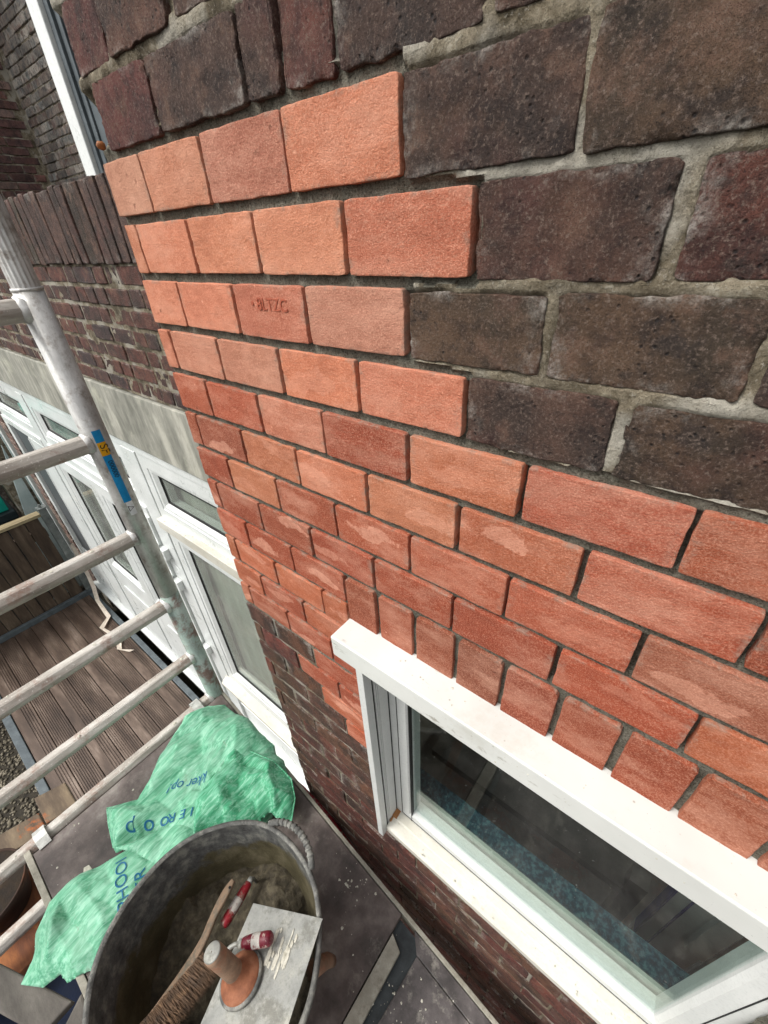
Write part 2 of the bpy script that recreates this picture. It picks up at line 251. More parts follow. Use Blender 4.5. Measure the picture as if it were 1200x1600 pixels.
def glass(name, tint=(0.9, 0.96, 0.94), refl=1.0, spots=True):
    t = NT(name); t.t.nodes.remove(t.b)
    tr = t.n('BsdfTransparent'); tr.inputs[0].default_value = (*tint, 1)
    gl = t.n('BsdfGlossy'); gl.inputs['Roughness'].default_value = 0.02
    gm = t.n('NewGeometry'); fr = t.n('Fresnel'); t.set(fr.inputs[0], t.math('SUBTRACT', 1.5, t.math('MULTIPLY', gm.outputs['Backfacing'], 0.8333)))
    mx = t.n('MixShader'); t.set(mx.inputs[0], t.math('MULTIPLY', fr.outputs[0], refl, clamp=True)); t.t.links.new(tr.outputs[0], mx.inputs[1]); t.t.links.new(gl.outputs[0], mx.inputs[2])
    df = t.n('BsdfDiffuse'); df.inputs[0].default_value = (0.62, 0.63, 0.6, 1)
    film = t.math('ADD', t.math('MULTIPLY', t.ramp(t.noise(7, 6, 0.75), [(0.45, 0.0), (0.75, 1.0)]), 0.016 if spots else 0.10), 0.0 if spots else 0.12)  # door panes get an added pale veil to look brighter, the window dust
    if spots: film = t.math('MAXIMUM', film, t.ramp(t.noise(130, 3, 0.8), [(0.715, 0.0), (0.75, 0.8)]))
    m2 = t.n('MixShader'); t.set(m2.inputs[0], film); t.t.links.new(mx.outputs[0], m2.inputs[1]); t.t.links.new(df.outputs[0], m2.inputs[2])
    t.t.links.new(m2.outputs[0], t.out.inputs[0]); M[name] = t.m
t = NT('scuffed_white'); c = t.ramp(t.noise(6, 4, 0.6), [(0.3, rgb('#c6c7c2')), (0.7, rgb('#d8d9d4'))])
sc_ = t.noise(60, 4, 0.75, t.map((0.35, 1.6, 1.0), (0, 0, 0.5))); c = t.mix(t.math('MULTIPLY', t.ramp(sc_, [(0.60, 0.0), (0.68, 0.8)]), t.ramp(t.noise(9, 3, 0.6), [(0.52, 0.0), (0.60, 1.0)])), c, rgb('#8b8678'))
c = t.mix(t.ramp(t.noise(300, 3, 0.8), [(0.69, 0.0), (0.72, 0.8)]), c, rgb('#5d574c')); c = t.mix(t.ramp(t.noise(11, 6, 0.75), [(0.54, 0.0), (0.70, 0.35)]), c, rgb('#a8a494'))
c = t.mix(t.ramp(t.vor(42), [(0.03, 0.9), (0.07, 0.0)]), c, rgb('#9a968a')); t.bump(t.noise(9, 3), 0.001, 0.4); M['scuffed_white'] = t.fin(c, t.ramp(t.noise(14, 4), [(0.3, 0.28), (0.7, 0.5)]), 0, 0.5)
glass('window_glass', (0.90, 0.96, 0.94), 0.9); glass('door_glass', (0.86, 0.90, 0.87), 1.0, False)

t = NT('woven_green_sack')
v = t.map((1, 1, 1), (0, 0, math.radians(-62)))
w1 = t.n('TexWave', wave_type='BANDS', bands_direction='X'); t.set(w1.inputs['Vector'], v); w1.inputs['Scale'].default_value = 38; w1.inputs['Distortion'].default_value = 1.4; w1.inputs['Detail'].default_value = 3
n1 = t.noise(9, 5, 0.6); n2 = t.noise(70, 3, 0.7, t.map((1, 0.05, 1), (0, 0, math.radians(-62))))
c = t.ramp(n2, [(0.34, rgb('#4c9c78')), (0.5, rgb('#6fb893')), (0.64, rgb('#93ceb0'))])
c = t.mix(t.math('MULTIPLY', t.ramp(t.noise(160, 2, 0.6, t.map((1, 0.03, 1), (0, 0, math.radians(-62)))), [(0.52, 0.0), (0.6, 1.0)]), 0.34), c, rgb('#b6e6cd'))
c = t.mix(t.ramp(n1, [(0.52, 0.0), (0.70, 0.45)]), c, rgb('#739c84')); c = t.mix(t.ramp(t.noise(20, 6, 0.8), [(0.62, 0.0), (0.74, 0.7)]), c, rgb('#77806a'))
c = t.mix(t.ramp(t.noise(90, 4, 0.8), [(0.70, 0.0), (0.74, 0.8)]), c, rgb('#3c4a3c'))
t.bump(n2, 0.0012, 0.7); t.bump(t.noise(900, 2), 0.0003, 0.5); t.bump(t.noise(45, 4, 0.6, t.map((1, 0.35, 1), (0, 0, math.radians(-62)))), 0.0025, 0.5)
M['sack'] = t.fin(c, 0.55, 0, 0.4, Subsurface_Weight=0.0, Sheen_Weight=0.1)

t = NT('inside_of_green_sack')
v = t.map((1, 1, 1), (0, 0, math.radians(-62)))
w1 = t.n('TexWave', wave_type='BANDS', bands_direction='X'); t.set(w1.inputs['Vector'], v); w1.inputs['Scale'].default_value = 38; w1.inputs['Distortion'].default_value = 1.4; w1.inputs['Detail'].default_value = 3
n1 = t.noise(9, 5, 0.6); n2 = t.noise(70, 3, 0.7, t.map((1, 0.05, 1), (0, 0, math.radians(-62))))
c = t.ramp(n2, [(0.34, rgb('#2f8a60')), (0.5, rgb('#4aa67b')), (0.64, rgb('#74c09c'))])
c = t.mix(t.math('MULTIPLY', t.ramp(t.noise(160, 2, 0.6, t.map((1, 0.03, 1), (0, 0, math.radians(-62)))), [(0.52, 0.0), (0.6, 1.0)]), 0.34), c, rgb('#b6e6cd'))
c = t.mix(t.ramp(n1, [(0.52, 0.0), (0.70, 0.45)]), c, rgb('#739c84')); c = t.mix(t.ramp(t.noise(20, 6, 0.8), [(0.62, 0.0), (0.74, 0.7)]), c, rgb('#77806a'))
c = t.mix(t.ramp(t.noise(90, 4, 0.8), [(0.70, 0.0), (0.74, 0.8)]), c, rgb('#3c4a3c'))
t.bump(n2, 0.0012, 0.7); t.bump(t.noise(900, 2), 0.0003, 0.5); t.bump(t.noise(45, 4, 0.6, t.map((1, 0.35, 1), (0, 0, math.radians(-62)))), 0.0025, 0.5)
M['sack_inner'] = t.fin(c, 0.55, 0, 0.4, Subsurface_Weight=0.0, Sheen_Weight=0.1)

# ------------------------------------------------------------------ object helpers
def tag(o, label=None, cat=None, group=None, kind=None):
    for k, v in (('label', label), ('category', cat), ('group', group), ('kind', kind)):
        if v: o[k] = v
    return o
def thing(name, base, label, cat, group=None, kind=None):
    o = bpy.data.objects.new(name, None); COL.objects.link(o); o.location = (base[0], base[1], base[2] + EYE); o.empty_display_size = 0.1
    return tag(o, label, cat, group, kind)
def wloc(o):
    v = Vector(o.location); p = o.parent
    while p is not None: v += Vector(p.location); p = p.parent
    return v
class MB:
    def __init__(s): s.v = []; s.f = []; s.uv = []; s.tint = []; s.patch = []; s.smooth = False
    def add(s, vs, fs):
        o = len(s.v); s.v += [tuple(map(float, v)) for v in vs]; s.f += [tuple(i + o for i in f) for f in fs]; return s
    def box(s, a, b):
        (x0, y0, z0), (x1, y1, z1) = [tuple(map(min, a, b)), tuple(map(max, a, b))]
        return s.add([(x0,y0,z0),(x1,y0,z0),(x1,y1,z0),(x0,y1,z0),(x0,y0,z1),(x1,y0,z1),(x1,y1,z1),(x0,y1,z1)],
                     [(0,3,2,1),(4,5,6,7),(0,1,5,4),(1,2,6,5),(2,3,7,6),(3,0,4,7)])
    def prism(s, poly, z0, z1, zf=None):
        n = len(poly); vs = [(x, y, z0) for x, y in poly] + [(x, y, z1) for x, y in poly]
        return s.add(vs, [tuple(range(n - 1, -1, -1)), tuple(range(n, 2 * n))] + [(i, (i + 1) % n, n + (i + 1) % n, n + i) for i in range(n)])
    def tube(s, pts, rad, seg=20, caps=True, rib=0.0, squash=1.0):
        pts = [Vector(p) for p in pts]; n = len(pts)
        rads = rad if isinstance(rad, (list, tuple)) else [rad] * n
        t0 = (pts[1] - pts[0]).normalized(); ref = Vector((0, 0, 1)) if abs(t0.z) < 0.9 else Vector((1, 0, 0))
        a = t0.cross(ref).normalized(); vs = []
        for i, p in enumerate(pts):
            t = (pts[min(i + 1, n - 1)] - pts[max(i - 1, 0)]).normalized()
            a = (a - t * a.dot(t)).normalized(); b = t.cross(a)
            for k in range(seg):
                an = 2 * math.pi * k / seg; r = rads[i] * (1 + rib * (k % 2))
                vs.append(p + a * math.cos(an) * r + b * math.sin(an) * r * squash)
        fs = [(i * seg + k, i * seg + (k + 1) % seg, (i + 1) * seg + (k + 1) % seg, (i + 1) * seg + k) for i in range(n - 1) for k in range(seg)]
        if caps: fs += [tuple(range(seg - 1, -1, -1)), tuple(range((n - 1) * seg, n * seg))]
        return s.add(vs, fs)
    def lathe(s, prof, seg=48, c=(0, 0), close=False):
        n = len(prof); vs = [(c[0] + r * math.cos(2 * math.pi * k / seg), c[1] + r * math.sin(2 * math.pi * k / seg), z) for r, z in prof for k in range(seg)]
        fs = [(i * seg + k, i * seg + (k + 1) % seg, (i + 1) * seg + (k + 1) % seg, (i + 1) * seg + k) for i in range(n - 1) for k in range(seg)]
        return s.add(vs, fs)
    def rectprof(s, x0, x1, z0, z1, prof, open_bottom=False):
        """profile of (inset, y) swept round a rectangle in the wall plane with mitred corners"""
        vs = []
        for ins, y in prof: vs += [(x0 + ins, y, z0 + ins), (x1 - ins, y, z0 + ins), (x1 - ins, y, z1 - ins), (x0 + ins, y, z1 - ins)]
        fs = [(i * 4 + k, i * 4 + (k + 1) % 4, (i + 1) * 4 + (k + 1) % 4, (i + 1) * 4 + k) for i in range(len(prof) - 1) for k in range(4)]
        return s.add(vs, fs)
    def build(s, name, mat, parent=None, base=None, smooth=False, bevel=0, solid=0, auto=None):
        me = bpy.data.meshes.new(name); V = np.array(s.v, dtype=float)
        if parent is not None:
            b = wloc(parent); off = np.array([b.x, b.y, b.z - EYE]); loc = (0, 0, 0)
        else:
            off = np.array(base if base else ((V[:, 0].min() + V[:, 0].max()) / 2, (V[:, 1].min() + V[:, 1].max()) / 2, V[:, 2].min())); loc = (off[0], off[1], off[2] + EYE)
        me.from_pydata((V - off).tolist(), [], s.f)
        if s.uv:
            loops = np.zeros(len(me.loops), dtype=np.int32); me.loops.foreach_get('vertex_index', loops)
            ul = me.uv_layers.new(name='face'); ul.data.foreach_set('uv', np.array(s.uv, dtype=float)[loops].ravel())
            for nm, dat in (('tint', s.tint), ('patch', s.patch)):
                ca = me.color_attributes.new(nm, 'FLOAT_COLOR', 'POINT')
                d = np.ones((len(s.v), 4)); d[:, :3] = np.array(dat, dtype=float); ca.data.foreach_set('color', d.ravel())
        bmx = bmesh.new(); bmx.from_mesh(me); bmesh.ops.recalc_face_normals(bmx, faces=bmx.faces); bmx.to_mesh(me); bmx.free()
        if smooth: me.polygons.foreach_set('use_smooth', [True] * len(me.polygons))
        me.materials.append(M[mat] if isinstance(mat, str) else mat)
        o = bpy.data.objects.new(name, me); COL.objects.link(o); o.location = loc
        if parent is not None: o.parent = parent
        if bevel:
            md = o.modifiers.new('bevel', 'BEVEL'); md.width = bevel; md.segments = 2; md.limit_method = 'ANGLE'
        if solid:
            md = o.modifiers.new('solid', 'SOLIDIFY'); md.thickness = solid
        return o

def vnoise(p, seed=0):  # value noise on arrays, p (N,3), cheap and smooth, -1..1
    p = np.asarray(p, float); i = np.floor(p).astype(np.int64); f = p - i; f = f * f * (3 - 2 * f); r = 0
    for dx in (0, 1):
        for dy in (0, 1):
            for dz in (0, 1):
                h = (i[:, 0] + dx) * 374761393 + (i[:, 1] + dy) * 668265263 + (i[:, 2] + dz) * 2147483647 + seed * 1274126177
                h = (h ^ (h >> 13)) * 1274126177; h = (h ^ (h >> 16)) & 0xffff
                w = np.where(dx, f[:, 0], 1 - f[:, 0]) * np.where(dy, f[:, 1], 1 - f[:, 1]) * np.where(dz, f[:, 2], 1 - f[:, 2])
                r = r + w * (h / 32767.5 - 1)
    return r
def fbm(x, z, scale, seed=0, oct=3):
    r = 0; a = 1; tot = 0
    for o in range(oct):
        r = r + a * vnoise(np.stack([x * scale, z * scale, np.full_like(x, seed * 3.7 + o)], -1), seed + o); tot += a; a *= 0.5; scale *= 2.1
    return r / tot

# ------------------------------------------------------------------ brickwork on the wall plane
PITCH, ROW, WALL_Y = 0.11957, 0.0625, 0.307
def UX(u): return (u - 5.3747) * PITCH
def RZ(r): return -(r - 2.364) * ROW
BH = 0.0529
def brick(mb, x0, x1, z0, z1, y, tint, nx=24, nz=12, edge=0.0008, face=0.0005, bev=0.0015, depth=0.016, seed=0, patch=(0, 0, 0), corner=0.0018, tilt=0.0):
    if x1 - x0 < 0.012: return
    hx, hz = (x1 - x0) / 2, (z1 - z0) / 2; cx, cz = (x0 + x1) / 2, (z0 + z1) / 2
    def axis(h, n):
        c = np.concatenate([[-h, -h, -h + bev * 0.35], np.linspace(-h + bev, h - bev, n), [h - bev * 0.35, h, h]])
        c = np.concatenate([c[:4], [c[3] + 0.0012], c[4:-4], [c[-4] - 0.0012], c[-4:]])
        d = np.concatenate([[depth, bev, bev * 0.3], [0.0] * (n + 2), [bev * 0.3, bev, depth]])
        return c, d
    ax, dx = axis(hx, nx); az, dz = axis(hz, nz)
    X, Z = np.meshgrid(ax, az, indexing='ij'); D = np.maximum(dx[:, None], dz[None, :])
    both = np.minimum(dx[:, None], dz[None, :]) > 0
    s, t = X / hx, Z / hz
    cc = corner * (np.abs(s) * np.abs(t)) ** 22
    Xn = X - np.sign(s) * cc; Zn = Z - np.sign(t) * cc
    xf, zf = (cx + X).ravel(), (cz + Z).ravel()
    wx = np.abs(s).ravel() ** 14; wz = np.abs(t).ravel() ** 10
    e1 = fbm(np.sign(s).ravel() * 3.1 + seed, zf, 75, 3, 4) * edge; e2 = fbm(xf, np.sign(t).ravel() * 2.3 + seed, 70, 5, 4) * edge
    fx = cx + Xn.ravel() + wx * e1; fz = cz + Zn.ravel() + wz * e2
    dep = D.ravel() + fbm(xf + seed, zf, 22, 9, 2) * face + fbm(xf, zf + seed, 90, 4, 2) * face * 0.5
    chip = np.clip(fbm(xf + seed, zf, 130, 6, 3) - 0.15, 0, 1) * np.maximum(wx, wz)
    dep = dep + tilt * s.ravel() + chip * edge * 2.2
    V = np.stack([fx, y + dep, fz], -1)
    nX, nZ = X.shape; o = len(mb.v)
    mb.v += V.tolist()
    idx = np.arange(nX * nZ).reshape(nX, nZ) + o
    q = np.stack([idx[:-1, :-1], idx[1:, :-1], idx[1:, 1:], idx[:-1, 1:]], -1).reshape(-1, 4)
    mb.f += q.tolist()
    mb.uv += np.stack([X.ravel() * 0.0575 / hx if hx > 0.03 else X.ravel(), Z.ravel() * 0.0265 / hz], -1).tolist()
    mb.tint += [tint] * (nX * nZ); mb.patch += [patch] * (nX * nZ)

def new_tint(rn, light=None):
    base = [rgb('#c4684a'), rgb('#b95b40'), rgb('#cd7453'), rgb('#b4543b'), rgb('#c8704f'), rgb('#a95138')]
    c = base[rn.integers(len(base))] if light is None else light
    k = rn.uniform(0.84, 1.12); g = rn.uniform(0.93, 1.08)
    return (c[0] * k * 0.91, c[1] * k * g * 1.04, c[2] * k * g * 1.0)
OLD = ['#6b4c3f', '#5f473c', '#71453a', '#59443b', '#6b4e3c', '#6d4039', '#634d3c']
def old_tint(rn):
    c = rgb(OLD[rn.integers(len(OLD))]); k = rn.uniform(0.85, 1.2); return tuple(x * k for x in c)

house = thing('house', (0.2, 0.45, -3.6), 'house wall of new red and old brown brick round a white framed window', 'house')

XL = -0.674                                   # the corner of the wall
WX0, WX1, WZ0, WZ1 = -0.297, 0.275, -1.135, -0.502   # the window opening
rn = np.random.default_rng(5)
new, old, sold = MB(), MB(), MB()
light = {(1, 0): '#c98a70', (1, 1): '#cc7858', (1, 2): '#b0604c', (1, 3): '#c96f50', (2, 1): '#cf7656', (2, 2): '#ce7554', (2, 3): '#cb7455', (2, 4): '#bc5f42',
         (3, 0): '#cd7557', (3, 1): '#cb7053', (3, 2): '#b0573f', (3, 3): '#c37c66', (4, 1): '#c8745a', (4, 2): '#c57a60', (4, 3): '#cb6f4d', (4, 4): '#c66b4e',
         (5, 1): '#b2573f', (5, 2): '#c0725a', (5, 3): '#a9503a', (5, 4): '#c97152', (5, 5): '#b9604a', (5, 6): '#b2583f', (6, 1): '#a4543f', (6, 2): '#c67253', (6, 3): '#c26c50', (6, 4): '#c47154',
         (6, 5): '#b35d43', (6, 6): '#bb5c43', (6, 7): '#a34c34', (7, 1): '#bf7354', (7, 2): '#a44d36', (7, 3): '#b55a40', (7, 4): '#b0543c', (7, 5): '#ac563f', (7, 6): '#a55944'}
def row_edges(r, x_end=None, jit=0.0):
    ph = 0.5 if r % 2 else 0.0
    us = [ph + k for k in range(-2, 22)]
    return us
def is_new(r, uc):
    if r == 1: return uc < 3.5
    if r == 2: return uc < 4.0
    if r == 3: return uc < 3.5
    if r == 4: return uc < 4.0
    if 5 <= r <= 12: return True
    if r == 13: return uc > 1.56
    if r == 14: return uc > 1.06
    if r == 15: return uc > 1.57
    if r == 16: return uc > 2.04
    return False
def emit(r, u0, u1, k):
    """one brick of course r between joints u0 and u1"""
    x0, x1 = UX(u0), UX(u1)
    z1, z0 = RZ(r), RZ(r) - BH
    uc = (u0 + u1) / 2; nw = is_new(r, uc)
    vis = (-1.5 < r < 12) and x0 < 0.42
    semi = (r < 34) and x0 < 0.42 and r > -3
    if nw:
        jg = 0.0021 + rn.uniform(-0.0003, 0.0006); tint = new_tint(rn, rgb(light[(r, k)]) if (r, k) in light else None)
        if r <= 4: tint = tuple(x * 0.86 + y * 0.14 for x, y in zip(tint, (0.86, 0.50, 0.37)))
        if r >= 7 and (r, k) not in light: tint = tuple(x * y for x, y in zip(tint, (0.84, 0.72, 0.68)))
        amp = 0 if r < 4 else rn.choice([1.1, 0.8, 0.4, 0.0, 0.0])
        patch = (rn.uniform(-0.034, 0.034), rn.uniform(-0.012, 0.014), amp if r >= 5 else amp * 0.6)
        brick(new, x0 + jg + rn.uniform(-0.0006, 0.0006), x1 - jg + rn.uniform(-0.0006, 0.0006), z0 + rn.uniform(-0.0006, 0.0006), z1 + rn.uniform(-0.0006, 0.0006),
              WALL_Y - 0.0005 + rn.uniform(-0.0008, 0.0008), tint, (60 if x1 > -0.5 else 34) if vis else 14, (30 if x1 > -0.5 else 20) if vis else 8, 0.0009, 0.0009, 0.0006, 0.018, rn.uniform(0, 50), patch, 0.0008, rn.uniform(-0.0006, 0.0006))
    else:
        jg = 0.0048; jg = 0.0032 if r < 6 else 0.0026; tint = old_tint(rn)
        if r > 12: tint = tuple(a * b for a, b in zip(tint, (1.15, 0.92, 0.86)))
        e = 0.0026 if r < 6 else 0.0012
        brick(old, x0 + jg + rn.uniform(-0.002, 0.002), x1 - jg + rn.uniform(-0.002, 0.002), z0 + rn.uniform(-0.0015, 0.0010) - (0.0006 if r < 6 else 0.0012), z1 + rn.uniform(-0.0015, 0.001),
              WALL_Y + rn.uniform(-0.0025, 0.0015), tint, (64 if vis and r < 6 else 14) if semi else 4, (32 if vis and r < 6 else 8) if semi else 3, e if semi else 0, 0.0016 if semi else 0, 0.0009, 0.018, rn.uniform(0, 50), (0, 0, 0), 0.0012)
SOLD_U0, SOLD_P = 2.48, 0.529
for r in range(-22, 60):
    xl = XL if r >= 1 else -0.664
    ul = xl / PITCH + 5.3747
    if r == 0: us = [ul, -0.02, 1.0, 2.19, 2.56, 3.04, 4.02, 5.05] + [6 + k for k in range(12)]
    elif r == 3: us = [ul] + [0.5 + k for k in range(18)]
    else: us = [ul] + [u for u in row_edges(r) if u > ul + 0.05]
    zc = RZ(r) - BH / 2
    for k in range(len(us) - 1):
        u0, u1 = us[k], us[k + 1]
        if u0 > 16.5: break
        # the soldier course takes rows 9 and 10 above the window, the window itself the rows below
        if r in (9, 10):
            if u0 >= SOLD_U0 - 0.1 and u0 < 8.1: continue
            if u1 > SOLD_U0 and u0 < SOLD_U0: u1 = SOLD_U0
        if r > 10 and zc > WZ0 - 0.05 - 0.0 and False: pass
        if r >= 11 and RZ(r) > WZ0 + 0.012:
            w0, w1 = UX(u0), UX(u1)
            if zc > WZ1: pass
            if w0 >= WX0 - 0.005 and w1 <= WX1 + 0.02: continue
            if w0 < WX0 < w1: u1 = WX0 / PITCH + 5.3747 + 0.02
            elif w0 < WX1 < w1: u0 = WX1 / PITCH + 5.3747
            if u1 - u0 < 0.08: continue
        emit(r, u0, u1, k)
# soldier course over the window
for i in range(11):
    u0 = SOLD_U0 + i * SOLD_P; x0, x1 = UX(u0) + 0.0036, UX(u0 + SOLD_P) - 0.0036
    c = new_tint(rn, rgb(['#9c4e36', '#9f4b33', '#944730', '#8f4b37', '#95432e', '#9a442c', '#9f452c'][i % 7]))
    brick(sold, x0 + rn.uniform(-0.001, 0.001), x1 + rn.uniform(-0.001, 0.001), RZ(10.47) + rn.uniform(-0.0012, 0.0012), RZ(9.0) - 0.0015, WALL_Y - 0.001 + rn.uniform(-0.0008, 0.0008), c, 30, 50, 0.0009, 0.0006, 0.0009, 0.035, rn.uniform(0, 50), (0, 0, 0), 0.0022)
new.build('new_brickwork', 'newbrick', house, smooth=True)
tag(sold.build('soldier_course', 'newbrick', house, smooth=True), 'upright row of fresh red bricks over the white window head')
old.build('old_brickwork', 'oldbrick', house, smooth=True)

# joints: a fine relief near the eye, plain sheets elsewhere
def in_window(x, z): return WX0 < x < WX1 and WZ0 < z < RZ(10.45)
step = 0.0027
xs = np.arange(XL + 0.0015, 0.46, step); zs = np.arange(-1.62, 0.40, step)
GX, GZ = np.meshgrid(xs, zs, indexing='ij'); gx, gz = GX.ravel(), GZ.ravel()
gr = 2.364 - gz / ROW; gu = gx / PITCH + 5.3747
wob = fbm(gx, gz, 18, 21, 3) * 0.10
newm = np.zeros(len(gx), bool)
rr_, uu_ = gr + 0.08 + wob * 0.6, gu + wob * 0.3
lim = np.full(len(gx), -99.0)
for a, b, ul in ((0.95, 2, 3.52), (2, 3, 4.03), (3, 4, 3.55), (4, 4.95, 4.03), (4.95, 13.05, 99)): lim = np.where((rr_ >= a) & (rr_ < b), ul, lim)
newm |= gu < lim + wob * 0.15
newm |= ((gr > 0.80) & (gr < 1.1) & (gu < 3.55 + wob)) | ((gr > 0.5) & (gr < 1) & (gu > 2.2) & (gu < 2.62))
for a, b, ul in ((13.05, 14, 1.53), (14, 15, 1.03), (15, 16, 1.54), (16, 17, 2.0)): newm |= (gr >= a) & (gr < b) & (gu > ul)
dep_new = 0.0050 + fbm(gx, gz, 60, 31, 4) * 0.0024 + fbm(gx, gz, 170, 35, 2) * 0.0008 + fbm(gx, gz, 9, 33, 2) * 0.0012
odd = (np.floor(gr).astype(int) % 2) * 0.5
du = np.abs(((gu - odd + 0.5) % 1) - 0.5)                       # distance to the cross joint of this course
fr_ = gr % 1
vert = (du < 0.06) & (fr_ > 0.05) & (fr_ < 0.80) & (gr > 1) & (gr < 13.2)
dep_new = dep_new + np.where(vert & ~((gr > 8.95) & (gr < 10.6) & (gu > 2.5)), 0.005 + 0.003 * fbm(gx, gz, 30, 44, 2), 0)
dep_old = 0.0014 + fbm(gx, gz, 40, 51, 5) * 0.0034 + fbm(gx, gz, 150, 52, 2) * 0.0012 - 0.0008 * (gr < 2.2)
groove = np.exp(-((gr - 22.7 - wob * 1.5) / 0.22) ** 2); dep_old = dep_old + groove * (0.005 + 0.006 * fbm(gx, gz, 30, 61, 2))
dep_old = np.where(gr > 13, 0.0012 + (dep_old - 0.0014) * 0.6, dep_old)
ins_ = np.minimum(du * PITCH - 0.0048, np.minimum(fr_ * ROW, BH - fr_ * ROW)) + 0.0012 - 0.0045 * np.clip(fbm(gx, gz, 22, 57, 3) - 0.12, 0, 1)
dep_old = dep_old + np.clip(ins_, 0, 0.02) * 1.1
dep_old = np.where(newm, dep_new, dep_old); dep_new = dep_old
dep_old = np.where((du < 0.05) & (fr_ > 0.1) & (fr_ < 0.75) & (gr < 1.0) & (gu < 4), dep_old + 0.003, dep_old)
nxg, nzg = GX.shape; idx = np.arange(nxg * nzg).reshape(nxg, nzg)
quad = np.stack([idx[:-1, :-1], idx[1:, :-1], idx[1:, 1:], idx[:-1, 1:]], -1).reshape(-1, 4)
cxq, czq = gx[quad].mean(1), gz[quad].mean(1)
keep = ~((cxq > WX0 + 0.004) & (cxq < WX1 - 0.004) & (czq > WZ0 + 0.003) & (czq < RZ(10.45)))
nq = newm[quad].sum(1) >= 2
for nm, msk, dep, mt in (('new_mortar_joints', nq, dep_new, 'newmortar'), ('old_mortar_joints', ~nq, dep_old, 'oldmortar')):
    qs = quad[keep & msk]; used, inv = np.unique(qs, return_inverse=True); b = MB()
    b.v = np.stack([gx[used], WALL_Y + dep[used], gz[used]], -1).tolist(); b.f = inv.reshape(-1, 4).tolist()
    b.build(nm, mt, house, smooth=True)
b = MB()
b.box((XL + 0.004, WALL_Y + 0.016, -3.6), (1.34, WALL_Y + 0.11, WZ0 - 0.012)); b.box((XL + 0.004, WALL_Y + 0.016, WZ0 - 0.011), (WX0 - 0.002, WALL_Y + 0.11, RZ(10.5)))
b.box((WX1 + 0.002, WALL_Y + 0.016, WZ0 - 0.011), (1.34, WALL_Y + 0.11, RZ(10.5))); b.box((XL + 0.004, WALL_Y + 0.016, RZ(10.5) + 0.001), (1.34, WALL_Y + 0.11, 1.45))
b.build('wall_core', 'oldmortar', house)
b = MB()
b.box((0.463, WALL_Y + 0.0055, -3.6), (1.34, WALL_Y + 0.0158, 1.45)); b.box((XL + 0.004, WALL_Y + 0.0055, 0.405), (0.461, WALL_Y + 0.0158, 1.45)); b.box((XL + 0.004, WALL_Y + 0.0055, -3.6), (0.461, WALL_Y + 0.0158, -1.624))
b.build('outer_mortar', 'oldmortar', house)
# return of the corner, brick ends running back
b = MB(); rr = np.random.default_rng(9); b2 = MB()
b.box((XL - 0.0005, WALL_Y + 0.03, -3.6), (XL + 0.003, 2.6, 1.45)); b.build('return_wall', 'oldmortar', house)
for r in range(-22, 60, 1):
    yy = WALL_Y + 0.02 + (0.06 if r % 2 else 0)
    while yy < 0.9:
        b2.box((XL - 0.004, yy, RZ(r) - BH), (XL - 0.0007, min(yy + 0.112, 0.9), RZ(r))); yy += 0.12
n = len(b2.v); b2.uv = [(0, 0)] * n; b2.patch = [(0, 0, 0)] * n; b2.tint = sum([[old_tint(rr)] * 8 for _ in range(n // 8)], [])
b2.build('return_brickwork', 'farbrick', house)
# rough render left hanging under the sill
rx = np.arange(-0.335, 0.44, 0.004); rz = np.arange(-1.36, -1.128, 0.004); A, B = np.meshgrid(rx, rz, indexing='ij'); a, c = A.ravel(), B.ravel()
lo = -1.215 - 0.03 * (a + 0.3) + 0.045 * fbm(a, c * 0 + 1, 9, 71, 3) + 0.02 * fbm(a, c, 40, 72, 2)
th = 0.007 + 0.007 * fbm(a, c, 22, 73, 4); msk = (c > lo) & (a > -0.325 + 0.02 * fbm(a * 0, c, 20, 74, 2))
idx = np.arange(len(a)).reshape(A.shape); q = np.stack([idx[:-1, :-1], idx[1:, :-1], idx[1:, 1:], idx[:-1, 1:]], -1).reshape(-1, 4)
q = q[msk[q].all(1)]; used, inv = np.unique(q, return_inverse=True); b = MB()
b.v = np.stack([a[used], WALL_Y - np.clip(th[used] * np.clip((c - lo)[used] / 0.03, 0.1, 1), -0.001, 1), c[used]], -1).tolist(); b.f = inv.reshape(-1, 4).tolist()
tag(b.build('rough_render', 'render', house, smooth=True), 'rough damp render left under the window sill')

# raised letters in darker clay, standing for the shade of a pressed imprint
def text_mesh(name, body, size, mat, parent, mtx, ext=0.0002, font_shear=0.0, project=None, base=None):
    cu = bpy.data.curves.new(name, 'FONT'); cu.body = body; cu.size = size; cu.extrude = ext; cu.shear = font_shear; cu.resolution_u = 5
    cu.align_x = 'CENTER'; cu.align_y = 'CENTER'
    tmp = bpy.data.objects.new(name + '_c', cu); me = bpy.data.meshes.new_from_object(tmp); bpy.data.objects.remove(tmp)
    b = MB(); b.v = [tuple(mtx @ v.co) for v in me.vertices]; b.f = [tuple(p.vertices) for p in me.polygons]; bpy.data.meshes.remove(me)
    if project: b = project(b)
    return b.build(name, mat, parent)
mtx = Matrix.Translation((UX(2.02), WALL_Y - 0.0015, RZ(3.30))) @ Matrix.Rotation(math.radians(90), 4, 'X')
text_mesh('pressed_letter_shade', '\u2022 8LTZC', 0.017, 'imprint_shade_clay', house, mtx, 0.0006)
b = MB(); bmx = bmesh.new(); bmesh.ops.create_icosphere(bmx, subdivisions=2, radius=0.011)
b.add([(v.co.x * 0.30 * (1 + 0.3 * math.sin(v.co.z * 400)) - 0.660, v.co.y * 0.5 + 0.305, v.co.z * 0.38 * (1 + 0.3 * math.sin(v.co.x * 500)) + RZ(0.76)) for v in bmx.verts], [tuple(v.index for v in f.verts) for f in bmx.faces]); bmx.free()
tag(b.build('broken_chip', 'amber_chip', house, smooth=True), 'orange broken brick chip at the corner')

